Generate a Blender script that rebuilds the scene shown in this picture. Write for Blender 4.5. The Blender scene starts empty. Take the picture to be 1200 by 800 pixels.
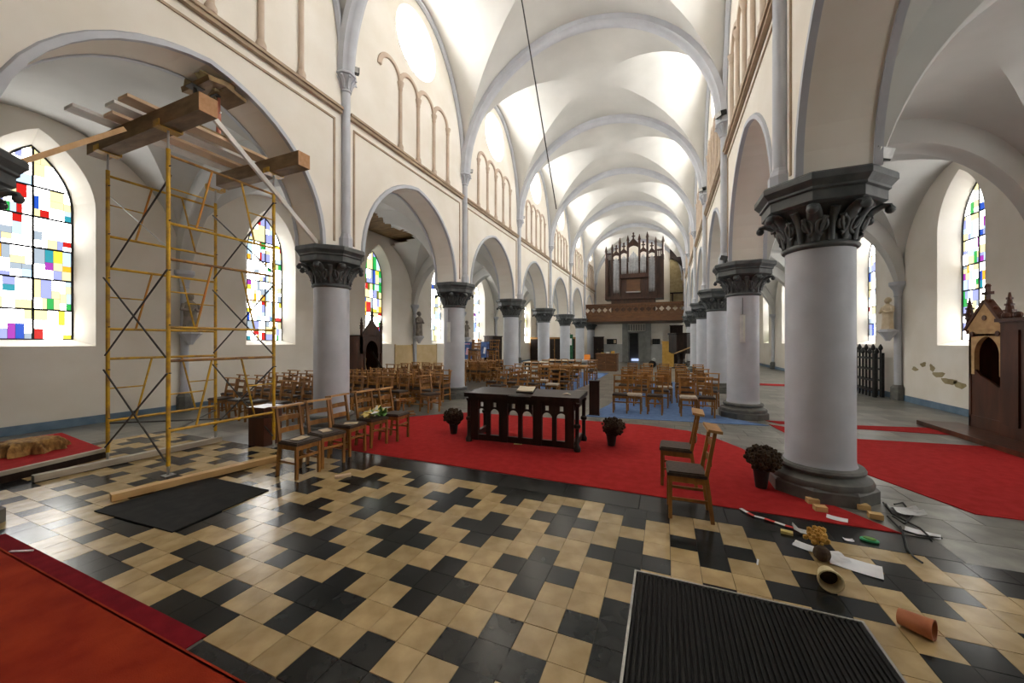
import bpy, math, random
from mathutils import Vector, Matrix
random.seed(7)
PI = math.pi
sc = bpy.context.scene
col = sc.collection

# ------------------------------------------------------------------ camera, world, exposure
F_PX, EYE, HORIZON = 431.7, 1.75, 400.4
YAW = math.atan(179.6 / F_PX)
cam_d = bpy.data.cameras.new('camera'); cam = bpy.data.objects.new('camera', cam_d); col.objects.link(cam)
cam.location = (0, 0, EYE); cam.rotation_euler = (PI/2, 0, YAW)
cam_d.sensor_width = 36; cam_d.lens = F_PX / 1200 * 36; cam_d.clip_start = .05; cam_d.clip_end = 200
cam_d.shift_y = (HORIZON - 400) / 1200
sc.camera = cam
world = bpy.data.worlds.new('overcast'); sc.world = world; world.use_nodes = True
world.node_tree.nodes['Background'].inputs[0].default_value = (.75, .85, 1, 1)
world.node_tree.nodes['Background'].inputs[1].default_value = 1.0
vs = sc.view_settings
vs.view_transform = 'Standard'; vs.look = 'None'; vs.gamma = 1; vs.use_curve_mapping = False
vs.exposure = 0.55
sc.cycles.use_denoising = True
sc.cycles.max_bounces = 8; sc.cycles.diffuse_bounces = 6; sc.cycles.glossy_bounces = 3
sc.cycles.sample_clamp_indirect = 6

# daylight strengths of the lit glass
DAY_AISLE, DAY_ROUND = 7.2, 30.0

# ------------------------------------------------------------------ pixel helpers (directions only; depth from floor/wall)
_s, _c = math.sin(YAW), math.cos(YAW)
def _ray(px, py):
    u = (px - 600) / F_PX
    return -_s + u*_c, _c + u*_s, (HORIZON - py) / F_PX
def fl(px, py, z=0):
    r = _ray(px, py); t = (z - EYE) / r[2]
    return Vector((r[0]*t, r[1]*t, z))
def wx(px, py, X):
    r = _ray(px, py); t = X / r[0]
    return Vector((X, r[1]*t, EYE + r[2]*t))
def wy(px, py, Y):
    r = _ray(px, py); t = Y / r[1]
    return Vector((r[0]*t, Y, EYE + r[2]*t))
def proj(x, y, z):
    d = -x*_s + y*_c
    return 600 + F_PX*(x*_c + y*_s)/d, HORIZON - F_PX*(z - EYE)/d

def in_frame(pts):
    for x,y,z in pts:
        if -x*_s + y*_c > .1:
            px, py = proj(x,y,z)
            if 0 <= px <= 1200 and 0 <= py <= 800: return True
    return False

# ------------------------------------------------------------------ materials
MATS = {}
def M(name, c1, c2=None, scale=6, rough=.6, bump=0, metal=0, stretch=(1,1,1), detail=4, rand=0, lo=.35, hi=.7, spec=.5, bscale=None):
    m = bpy.data.materials.new(name); m.use_nodes = True
    nt = m.node_tree; N = nt.nodes; L = nt.links
    b = N['Principled BSDF']
    b.inputs['Roughness'].default_value = rough; b.inputs['Metallic'].default_value = metal
    b.inputs['Specular IOR Level'].default_value = spec
    c2 = c2 or c1
    tc = N.new('ShaderNodeTexCoord'); mp = N.new('ShaderNodeMapping'); mp.inputs['Scale'].default_value = stretch
    L.new(tc.outputs['Object'], mp.inputs['Vector'])
    no = N.new('ShaderNodeTexNoise'); no.inputs['Scale'].default_value = scale; no.inputs['Detail'].default_value = detail
    L.new(mp.outputs[0], no.inputs['Vector'])
    rp = N.new('ShaderNodeValToRGB'); rp.color_ramp.elements[0].position = lo; rp.color_ramp.elements[1].position = hi
    rp.color_ramp.elements[0].color = (*c1, 1); rp.color_ramp.elements[1].color = (*c2, 1)
    L.new(no.outputs[0], rp.inputs[0])
    out = rp.outputs[0]
    if rand:
        oi = N.new('ShaderNodeObjectInfo'); mr = N.new('ShaderNodeMapRange')
        mr.inputs['To Min'].default_value = 1 - rand; mr.inputs['To Max'].default_value = 1 + rand
        L.new(oi.outputs['Random'], mr.inputs[0])
        hs = N.new('ShaderNodeHueSaturation'); L.new(mr.outputs[0], hs.inputs['Value']); L.new(out, hs.inputs['Color']); out = hs.outputs[0]
    L.new(out, b.inputs['Base Color'])
    if bump:
        bp = N.new('ShaderNodeBump'); bp.inputs['Strength'].default_value = bump; bp.inputs['Distance'].default_value = .01
        n2 = N.new('ShaderNodeTexNoise'); n2.inputs['Scale'].default_value = bscale or scale*4; n2.inputs['Detail'].default_value = 3
        L.new(mp.outputs[0], n2.inputs['Vector']); L.new(n2.outputs[0], bp.inputs['Height']); L.new(bp.outputs[0], b.inputs['Normal'])
    MATS[name] = m
    return m
def E(name, c, s):
    m = bpy.data.materials.new(name); m.use_nodes = True
    b = m.node_tree.nodes['Principled BSDF']; b.inputs['Base Color'].default_value = (.02,.02,.02,1); b.inputs['Roughness'].default_value = .2
    b.inputs['Emission Color'].default_value = (*c, 1); b.inputs['Emission Strength'].default_value = s
    MATS[name] = m
    return m
M('plaster', (.80,.75,.66), (.87,.83,.76), 1.2, .85, .06, bscale=20)
M('vault', (.54,.54,.52), (.64,.635,.61), .8, .85, .05, bscale=20)
M('stain', (.30,.24,.12), (.42,.35,.2), 5, .9)
M('bluegrey', (.46,.48,.53), (.53,.55,.60), 3, .5, .03)
M('capital', (.055,.062,.064), (.10,.11,.112), 6, .5, .08)
M('basestone', (.085,.085,.078), (.15,.15,.135), 7, .55, .08)
M('trimline', (.34,.25,.17), (.46,.36,.25), 4, .7)
M('trimpale', (.50,.39,.30), (.60,.49,.39), 4, .7)
M('tile_cream', (.36,.25,.11), (.52,.385,.195), 5, .24, .05, rand=.12, bscale=14)
M('tile_black', (.007,.008,.008), (.020,.022,.022), 7, .2, .05, rand=.25, bscale=14, spec=.28)
M('stone_black', (.010,.010,.010), (.028,.028,.026), 5, .25, .06, rand=.2, spec=.3)
M('stone_grey', (.13,.13,.115), (.26,.255,.225), 4, .3, .06, rand=.22)
M('joint', (.045,.04,.035), (.08,.07,.06), 10, .9)
M('carpet_red', (.32,.016,.016), (.40,.024,.024), 9, .95, .3, bscale=160, spec=.1)
M('carpet_dark', (.16,.006,.012), (.22,.009,.016), 9, .95, .3, bscale=160, spec=.1)
M('carpet_orange', (.25,.020,.008), (.36,.04,.012), 4, .95, .3, bscale=160, spec=.1)
M('carpet_blue', (.10,.17,.34), (.15,.24,.44), 8, .95, .2, bscale=120, spec=.1)
M('mat_black', (.008,.008,.008), (.018,.017,.016), 9, .8, .4, bscale=200, spec=.2)
M('rubber', (.006,.006,.006), (.013,.012,.011), 20, .6, spec=.2)
M('alu', (.35,.34,.32), (.5,.49,.46), 20, .4, metal=.8)
M('oak', (.20,.078,.014), (.36,.165,.034), 14, .45, .05, stretch=(1,1,.25), rand=.25)
M('oak_light', (.42,.21,.065), (.56,.31,.11), 12, .5, stretch=(.4,1,1), rand=.18)
M('seat_brown', (.035,.022,.015), (.07,.046,.032), 30, .6, .2)
M('seat_pale', (.45,.38,.3), (.6,.52,.42), 20, .7)
M('wood_dark', (.010,.005,.003), (.028,.014,.009), 10, .4, .06, stretch=(1,1,.2), spec=.3)
M('wood_organ', (.028,.009,.004), (.065,.022,.009), 8, .4, stretch=(1,1,.2))
M('wood_gallery', (.085,.034,.011), (.15,.066,.022), 8, .45, stretch=(.3,1,1))
M('wood_conf', (.045,.014,.007), (.11,.035,.016), 6, .35, stretch=(1,1,.2))
M('wood_carved', (.42,.25,.10), (.58,.38,.18), 8, .55)
M('wood_screen', (.30,.14,.03), (.45,.24,.06), 6, .5)
M('wood_yellow', (.50,.29,.05), (.62,.38,.09), 5, .5)
M('timber', (.16,.095,.035), (.28,.18,.075), 10, .7, .1, stretch=(.3,1,1))
M('timber_end', (.42,.22,.10), (.52,.30,.16), 16, .8)
M('timber_pale', (.56,.39,.24), (.68,.51,.34), 7, .7, stretch=(1,.3,1))
M('timber_white', (.72,.70,.66), (.84,.82,.78), 7, .7)
M('timber_grey', (.36,.31,.24), (.52,.46,.37), 8, .7, .05, stretch=(1,.3,1))
M('timber_gold', (.56,.33,.12), (.70,.46,.2), 8, .6, .05, stretch=(1,.3,1))
M('scaf_yellow', (.62,.36,.015), (.30,.16,.03), 9, .45, .05, lo=.45, hi=.72, rand=.12)
M('scaf_rust', (.16,.075,.025), (.40,.20,.03), 9, .6, .05)
M('scaf_orange', (.60,.17,.02), (.5,.3,.03), 9, .5)
M('brace', (.035,.032,.028), (.08,.07,.06), 12, .5)
M('steel', (.45,.45,.44), (.6,.6,.58), 12, .35, metal=.7)
M('prop_red', (.55,.16,.10), (.62,.28,.2), 10, .5)
M('rubble', (.25,.2,.09), (.5,.43,.25), 9, .95, .3)
M('black', (.004,.004,.004), (.008,.008,.008), 5, .8)
M('iron', (.012,.013,.012), (.03,.03,.028), 12, .5, metal=.3)
M('lead', (.02,.02,.022), (.04,.04,.04), 12, .6)
M('pipe', (.45,.47,.5), (.62,.64,.67), 8, .3, metal=.6)
M('gold', (.5,.33,.08), (.6,.42,.12), 8, .4, metal=.4)
M('skirting', (.10,.17,.25), (.16,.24,.33), 5, .5)
M('panel_tan', (.60,.44,.22), (.68,.52,.30), 3, .7)
M('statue_cream', (.62,.50,.33), (.74,.63,.46), 8, .7)
M('statue_grey', (.16,.14,.12), (.34,.30,.26), 6, .8)
M('terracotta', (.36,.11,.04), (.48,.17,.07), 8, .7, .05)
M('pot_cream', (.66,.55,.30), (.74,.63,.38), 8, .5)
M('pot_dark', (.012,.012,.011), (.03,.028,.025), 8, .5)
M('mum', (.022,.012,.004), (.065,.036,.012), 30, .9, .5)
M('mum_gold', (.45,.24,.04), (.62,.38,.09), 25, .9)
M('soil', (.05,.03,.02), (.09,.06,.035), 30, .95)
M('paper', (.80,.81,.84), (.88,.88,.9), 6, .8)
M('plastic_white', (.6,.62,.62), (.75,.76,.76), 8, .4)
M('red_paint', (.62,.03,.025), (.68,.05,.04), 8, .5)
M('green', (.03,.30,.12), (.06,.42,.18), 8, .5)
M('leafgreen', (.08,.22,.04), (.2,.4,.1), 9, .6)
M('sponge', (.66,.52,.16), (.76,.62,.25), 20, .9)
M('block_wood', (.60,.38,.14), (.72,.50,.22), 9, .6)
M('fur', (.16,.075,.02), (.50,.28,.08), 6, .9, .6, stretch=(3,3,1), bscale=40)
M('poster_blue', (.015,.03,.14), (.08,.2,.5), 3, .5)
M('poster_pink', (.6,.2,.35), (.8,.7,.75), 9, .5)
M('orange_card', (.85,.25,.02), (.9,.3,.04), 4, .6)
M('cable', (.008,.008,.008), (.014,.014,.014), 8, .6)
M('rope', (.62,.38,.18), (.72,.48,.26), 12, .8)
M('doorstone', (.24,.245,.23), (.32,.325,.30), 3, .6)
M('dado', (.42,.43,.42), (.5,.51,.5), 3, .7)
M('clothgreen', (.015,.10,.04), (.03,.16,.07), 8, .8)
M('book_page', (.75,.66,.5), (.82,.74,.6), 8, .8)
M('bulb', (.7,.72,.66), (.8,.82,.75), 8, .3)
# backlit glass: (colour, relative strength)
GLASS = dict(w=((1,.99,.96),1.35), b=((.50,.72,1),.16), y=((1,.86,.42),.145), v=((.38,.42,.85),.125), g=((.42,.50,.58),.12),
             R=((.85,.015,.01),.09), O=((1,.40,.02),.16), Y=((1,.80,.05),.17), B=((.02,.12,.75),.09), G=((.03,.55,.10),.10), T=((.03,.40,.50),.10), P=((.5,.05,.55),.10), D=((.25,.30,.03),.07))
for k,(c,s) in GLASS.items():
    E('glass_'+k, c, s*DAY_AISLE)
E('glass_round', (1,.98,.94), DAY_ROUND)
E('door_glow', (.5,.62,1), 0.8)

# big stone paving, far away: joints by material
def paving():
    m = bpy.data.materials.new('paving'); m.use_nodes = True; nt = m.node_tree; N = nt.nodes; L = nt.links
    b = N['Principled BSDF']; b.inputs['Roughness'].default_value = .3
    tc = N.new('ShaderNodeTexCoord'); br = N.new('ShaderNodeTexBrick'); br.inputs['Scale'].default_value = 1.0
    br.inputs['Brick Width'].default_value = .62; br.inputs['Row Height'].default_value = .45; br.inputs['Mortar Size'].default_value = .006
    br.inputs['Color1'].default_value = (.12,.12,.105,1); br.inputs['Color2'].default_value = (.25,.24,.21,1); br.inputs['Mortar'].default_value = (.05,.045,.04,1)
    L.new(tc.outputs['Object'], br.inputs['Vector'])
    no = N.new('ShaderNodeTexNoise'); no.inputs['Scale'].default_value = 2.5; no.inputs['Detail'].default_value = 5; L.new(tc.outputs['Object'], no.inputs['Vector'])
    mx = N.new('ShaderNodeMixRGB'); mx.blend_type = 'OVERLAY'; mx.inputs[0].default_value = .7
    L.new(br.outputs[0], mx.inputs[1]); L.new(no.outputs[0], mx.inputs[2]); L.new(mx.outputs[0], b.inputs['Base Color'])
    MATS['paving'] = m
paving()

# ------------------------------------------------------------------ mesh helpers
class MB:
    def __init__(s): s.v = []; s.f = []
    def add(s, vs, fs):
        o = len(s.v); s.v += [tuple(v) for v in vs]; s.f += [tuple(i+o for i in f) for f in fs]; return s
    def box(s, x0,x1,y0,y1,z0,z1):
        return s.add([(x0,y0,z0),(x1,y0,z0),(x1,y1,z0),(x0,y1,z0),(x0,y0,z1),(x1,y0,z1),(x1,y1,z1),(x0,y1,z1)],
              [(3,2,1,0),(4,5,6,7),(0,1,5,4),(1,2,6,5),(2,3,7,6),(3,0,4,7)])
    def obox(s, c, size, rot):
        R = Matrix.Rotation(rot[2],3,'Z') @ Matrix.Rotation(rot[1],3,'Y') @ Matrix.Rotation(rot[0],3,'X')
        t = MB().box(-size[0]/2,size[0]/2,-size[1]/2,size[1]/2,-size[2]/2,size[2]/2)
        return s.add([R@Vector(v)+Vector(c) for v in t.v], t.f)
    def beam(s, p, q, w, h, w2=None, h2=None):
        p, q = Vector(p), Vector(q); d = (q-p).normalized()
        u = Vector((0,0,1)) if abs(d.z) < .95 else Vector((0,1,0))
        a = d.cross(u).normalized(); b = a.cross(d).normalized()
        w2 = w if w2 is None else w2; h2 = h if h2 is None else h2
        vs = [p+a*x*w/2+b*y*h/2 for x,y in ((-1,-1),(1,-1),(1,1),(-1,1))] + [q+a*x*w2/2+b*y*h2/2 for x,y in ((-1,-1),(1,-1),(1,1),(-1,1))]
        return s.add(vs, [(3,2,1,0),(4,5,6,7),(0,1,5,4),(1,2,6,5),(2,3,7,6),(3,0,4,7)])
    def tube(s, p, q, r, n=8, r2=None): return s.ptube([p,q], r, n, r2)
    def ptube(s, pts, r, n=8, r2=None, flat=1):
        pts = [Vector(p) for p in pts]; m = len(pts); prev = None; vs = []
        for i,p in enumerate(pts):
            d = (pts[min(i+1,m-1)]-pts[max(i-1,0)]).normalized()
            if prev is None:
                u = Vector((0,0,1)) if abs(d.z) < .9 else Vector((1,0,0))
                a = d.cross(u).normalized()
            else:
                a = (prev - d*prev.dot(d)).normalized()
            prev = a; b = d.cross(a)
            rr = r if not isinstance(r,(list,tuple)) else r[i]
            if r2 is not None: rr = r + (r2-r)*i/(m-1)
            vs += [p + a*rr*math.cos(2*PI*k/n) + b*rr*flat*math.sin(2*PI*k/n) for k in range(n)]
        fs = [(i*n+k, i*n+(k+1)%n, (i+1)*n+(k+1)%n, (i+1)*n+k) for i in range(m-1) for k in range(n)]
        fs += [tuple(range(n-1,-1,-1)), tuple(range((m-1)*n, m*n))]
        return s.add(vs, fs)
    def lathe(s, prof, n=24, c=(0,0,0), ph=0, sx=1, sy=1, cap=True):
        vs = [(c[0]+r*sx*math.cos(2*PI*k/n+ph), c[1]+r*sy*math.sin(2*PI*k/n+ph), c[2]+z) for r,z in prof for k in range(n)]
        m = len(prof)
        fs = [(i*n+k, i*n+(k+1)%n, (i+1)*n+(k+1)%n, (i+1)*n+k) for i in range(m-1) for k in range(n)]
        if cap: fs += [tuple(range(n-1,-1,-1)), tuple(range((m-1)*n, m*n))]
        return s.add(vs, fs)
    def ball(s, c, r, n=10, sx=1, sy=1, sz=1):
        m = n//2+1
        return s.lathe([(max(.001,r*math.sin(PI*i/m)), -r*sz*math.cos(PI*i/m)) for i in range(m+1)], n, c, sx=sx, sy=sy)
    def extr(s, poly, f0, f1):
        n = len(poly)
        return s.add([f0(p) for p in poly]+[f1(p) for p in poly],
            [tuple(range(n)), tuple(range(2*n-1,n-1,-1))] + [(i,(i+1)%n,n+(i+1)%n,n+i)[::-1] for i in range(n)])
    def slab(s, poly, z0, z1): return s.extr(poly, lambda p:(p[0],p[1],z0), lambda p:(p[0],p[1],z1))
    def sweep(s, path, prof, fn, taper=None):
        """path: (a,z) in a plane; prof: (n,b) n along the path normal, b across; fn(a,b,z)->xyz"""
        m = len(path); k = len(prof); vs = []
        for i,(a,z) in enumerate(path):
            a0,z0 = path[max(i-1,0)]; a1,z1 = path[min(i+1,m-1)]
            l = math.hypot(a1-a0,z1-z0) or 1; na, nz = -(z1-z0)/l, (a1-a0)/l
            k_ = taper(i/(m-1)) if taper else (1,1)
            vs += [fn(a+na*n*k_[0], b*k_[1], z+nz*n*k_[0]) for n,b in prof]
        fs = [(i*k+j, i*k+(j+1)%k, (i+1)*k+(j+1)%k, (i+1)*k+j) for i in range(m-1) for j in range(k)]
        fs += [tuple(range(k-1,-1,-1)), tuple(range((m-1)*k,m*k))]
        return s.add(vs, fs)
    def mesh(s, name, mat, smooth=False):
        me = bpy.data.meshes.new(name); me.from_pydata(s.v, [], s.f); me.update()
        me.materials.append(MATS[mat] if isinstance(mat,str) else mat)
        if smooth:
            me.polygons.foreach_set('use_smooth', [True]*len(me.polygons))
            me.set_sharp_from_angle(angle=math.radians(smooth if smooth is not True else 35))
        return me
    def build(s, name, mat, parent=None, smooth=False, fix=True):
        me = s.mesh(name, mat, smooth)
        if fix:
            import bmesh
            bm = bmesh.new(); bm.from_mesh(me); bmesh.ops.recalc_face_normals(bm, faces=bm.faces); bm.to_mesh(me); bm.free()
        return link(name, me, parent)
def link(name, data, parent=None, loc=None, rz=0):
    o = bpy.data.objects.new(name, data); col.objects.link(o)
    if parent: o.parent = parent
    if loc is not None: o.location = loc
    if rz: o.rotation_euler = (0,0,rz)
    return o
def tag(o, label, cat, group=None):
    o['label'] = label; o['category'] = cat
    if group: o['group'] = group
    return o
def thing(name, label, cat, loc=(0,0,0), rz=0, group=None, rot=None):
    o = link(name, None, None, loc, rz)
    if rot: o.rotation_euler = rot
    o.empty_display_size = .1
    return tag(o, label, cat, group)
def struct(o): o['kind'] = 'structure'; return o
def sroot(name): return struct(link(name, None))
def copy_tree(o, parent=None):
    c = o.copy(); col.objects.link(c); c.parent = parent
    for ch in o.children: copy_tree(ch, c)
    return c
def parch(a, rise, n=10):
    """pointed arch, left spring to right spring, (y,z) from spring level"""
    c = (rise*rise - a*a)/(2*a); R = a + c
    t1 = math.atan2(rise, c)
    right = [(R*math.cos(t)-c, R*math.sin(t)) for t in [t1*i/n for i in range(n+1)]]
    return [(-y,z) for y,z in right] + [(y,z) for y,z in reversed(right[:-1])]
def ell(a, rise, n=32): return [(-a*math.cos(PI*i/n), rise*math.sin(PI*i/n)) for i in range(n+1)]

# ------------------------------------------------------------------ dimensions
XL, XR, S, Y0 = -6.15, 1.677, 4.63, 5.41
XC = (XL+XR)/2
HW = .33                       # half thickness of the nave walls
AL, AR = -11.3, 6.55           # aisle walls
YB, YE = Y0 - 3*S, Y0 + 6*S    # back of the chancel, west end wall
BAYS = range(-3, 6)
ZAB = 3.55                     # abacus top = arch spring
ZS, RISE = 6.96, 3.5           # nave vault spring, rise
AZ, ARISE = 3.55, 2.65         # aisle vault

# ------------------------------------------------------------------ floor
TS = .213; TX, TY = -.92, 2.685          # tile size, one dark cross centre
T_X0, T_X1, T_Y0, T_Y1 = TX - 38.5*TS, TX + 20.5*TS, TY - 6.5*TS, TY + 6.5*TS
floor = struct(MB().box(AL,AR,YB,YE,-.2,-.012).build('floor', 'joint'))
tc_ = MB().slab([(-TS/2+.002,-TS/2+.002),(TS/2-.002,-TS/2+.002),(TS/2-.002,TS/2-.002),(-TS/2+.002,TS/2-.002)], -.012, 0)
me_c, me_b = tc_.mesh('tile','tile_cream'), tc_.mesh('tile','tile_black')
tiles = []
for i in range(-38, 21):
    for j in range(-6, 7):
        dark = False
        for di,dj in ((0,0),(1,0),(-1,0),(0,1),(0,-1)):
            a, b = i+di, j+dj
            if a % 3 == 0 and (b - 2*((a//3) % 2)) % 4 == 0: dark = True
        x, y = TX+i*TS, TY+j*TS
        d = -x*_s + y*_c
        if d < .5: area = 0
        else:
            px, py = proj(x,y,0); area = 1/d**3 if (-40 < px < 1240 and py < 830) else 0
            if -.2 < x < 1.12 and y < 2.9: area = 0
            if -5.43 < x < -4.2 and 1.87 < y < 2.87: area *= .01
        tiles.append((area, x, y, dark))
tiles.sort(reverse=True)
rest = {True: MB(), False: MB()}
for n,(area,x,y,dark) in enumerate(tiles):
    dz = random.uniform(-.0012,.0012)
    if n < 300:
        link('tile', me_b if dark else me_c, floor, (x,y,dz), random.choice((0,PI/2,PI,-PI/2)))
    else:
        rest[dark].add([(v[0]+x, v[1]+y, v[2]+dz) for v in tc_.v], tc_.f)
for dk in (False, True):
    o = rest[dk].build('tile', 'tile_black' if dk else 'tile_cream', floor); o['kind'] = 'stuff'
def slabs(x0,x1,y0,y1,w,h,mat,offs=True):
    j = 0; y = y0
    me = {}
    while y < y1-.02:
        hh = min(h, y1-y); x = x0 - (w/2 if (j%2 and offs) else 0)
        while x < x1-.02:
            xa, xb = max(x,x0), min(x+w,x1)
            if xb-xa > .03:
                k = (round(xb-xa,3), round(hh,3))
                if k not in me: me[k] = MB().slab([(-k[0]/2+.003,-k[1]/2+.003),(k[0]/2-.003,-k[1]/2+.003),(k[0]/2-.003,k[1]/2-.003),(-k[0]/2+.003,k[1]/2-.003)],-.012,0).mesh('paving_slab',mat)
                link('paving_slab', me[k], floor, ((xa+xb)/2, y+hh/2, random.uniform(-.001,.001)))
            x += w
        y += hh; j += 1
slabs(-6.0, 2.2, T_Y1, 4.47, .82, .39, 'stone_black', False)
slabs(2.2, 5.2, T_Y1, 6.4, .62, .45, 'stone_grey')
slabs(-2.5, 1.2, .88, T_Y0, .72, .42, 'stone_black', False)
slabs(-5.4, 2.0, 8.0, 9.4, .62, .45, 'stone_grey')
pv = MB()
for r in ((AL,AR,YB,T_Y0-.42),(AL,-2.5,T_Y0-.42,T_Y0),(1.2,AR,T_Y0-.42,T_Y0),(AL,T_X0,T_Y0,T_Y1),(T_X1,AR,T_Y0,T_Y1),
          (AL,-6.0,T_Y1,4.47),(5.2,AR,T_Y1,6.4),(2.2,5.2,6.4,9.4),(5.2,AR,6.4,9.4),(-6.0,2.2,4.47,8.0),(AL,-6.0,4.47,9.4),(-6.0,-5.4,8.0,9.4),(2.0,2.2,8.0,9.4),(AL,AR,9.4,YE)):
    pv.box(r[0],r[1],r[2],r[3],-.011,-.0005)
pv.build('paving', 'paving', floor)

# ------------------------------------------------------------------ columns
def column_meshes():
    P = {}
    oc = PI/8
    P['plinth'] = MB().lathe([(.515,0),(.515,.13),(.49,.155)], 8, ph=oc).mesh('plinth','basestone')
    P['base_moulding'] = MB().lathe([(.475,.15),(.48,.18),(.465,.215),(.44,.225),(.40,.245),(.385,.27),(.41,.285),(.415,.31),(.40,.335),(.35,.345)], 40).mesh('base_moulding','basestone',40)
    P['shaft'] = MB().lathe([(.345,.34),(.333,.37),(.327,.42),(.325,2.82)], 48).mesh('shaft','bluegrey',40)
    P['necking'] = MB().lathe([(.33,2.80),(.355,2.815),(.365,2.835),(.355,2.855),(.33,2.87)], 40).mesh('necking','capital',60)
    P['bell'] = MB().lathe([(.325,2.86),(.33,2.98),(.36,3.10),(.43,3.20),(.50,3.27)], 40).mesh('bell','capital',60)
    ab = MB().lathe([(.545,3.25),(.575,3.27),(.575,3.37),(.60,3.385),(.60,3.41),(.635,3.45),(.655,3.47),(.655,3.53),(.64,3.55)], 8, ph=oc)
    P['abacus'] = ab.mesh('abacus','capital')
    lf = MB()
    pts = [(.335,0,2.88),(.35,0,2.98),(.385,0,3.09),(.45,0,3.17),(.53,0,3.215),(.585,0,3.205),(.605,0,3.165),(.58,0,3.145)]
    lf.ptube(pts, [.035,.06,.075,.07,.06,.055,.045,.03], 10, flat=.5)
    lf.ball((.588,0,3.165), .045, 8, sy=1.3)
    for sg in (-1,1): lf.ptube([(.36,sg*.03,2.93),(.385,sg*.075,3.04),(.42,sg*.10,3.11),(.45,sg*.085,3.10)], [.012,.022,.024,.02], 6)
    P['leaf'] = lf.mesh('leaf','capital',60)
    sc_ = MB()
    for sg in (-1,1):
        pts = []
        for i in range(19):
            t = i/18; ang = -PI/2 + t*2.6*PI; rr = .095*(1-.78*t)
            a = sg*(.022 + .055) + sg*rr*math.cos(ang)*.62; z = 3.03 + rr*math.sin(ang)
            R_ = .362 + max(0,(z-2.97))*.42
            pts.append((R_*math.cos(a/.36), R_*math.sin(a/.36), z))
        sc_.ptube(pts, [.024-.010*i/18 for i in range(19)], 7)
    sc_.ptube([(.34,0,2.87),(.36,0,3.0),(.41,0,3.12),(.47,0,3.2)],[.03,.035,.04,.045],8,flat=.6)
    P['scroll'] = sc_.mesh('scroll','capital',60)
    return P
CM = column_meshes()
def column(x, y, label):
    t = thing('arcade_column', label, 'column', (x,y,0), 0, 'round columns of the nave arcades')
    for n in ('plinth','base_moulding','shaft','necking','bell','abacus'): link(n, CM[n], t)
    for k in range(8):
        link('leaf', CM['leaf'], t, None, PI/8+k*PI/4)
        link('scroll', CM['scroll'], t, None, k*PI/4)
    return t
LC = {-1:'grey round column beside the red step, with only its capital corner showing', 0:'grey round column right behind the yellow scaffold tower',
      1:'grey round column next to the toppled chair and stacked chairs', 2:'grey round column of left arcade, third after the scaffold tower', 3:'grey round column of left arcade, fourth after the scaffold tower',
      4:'grey round column of left arcade, fifth after the scaffold tower',5:'grey round column at the left end of the organ gallery front',6:'dim grey column under the left of the organ gallery'}
RC = {0:'large grey round column with dried plant and wood blocks at its foot',1:'grey round column with a pale fluorescent lamp strip on its shaft',2:'grey round column of right arcade, second after the big one by the blocks',
      3:'grey round column of right arcade, third after the big one by the blocks',4:'grey round column of right arcade, fourth after the big one by the blocks',5:'grey round column at the right end of the organ gallery front'}
for k,l in LC.items(): column(XL, Y0+S*k if k >= 0 else .95, l)
for k,l in RC.items(): column(XR, Y0+S*k, l)

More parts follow.
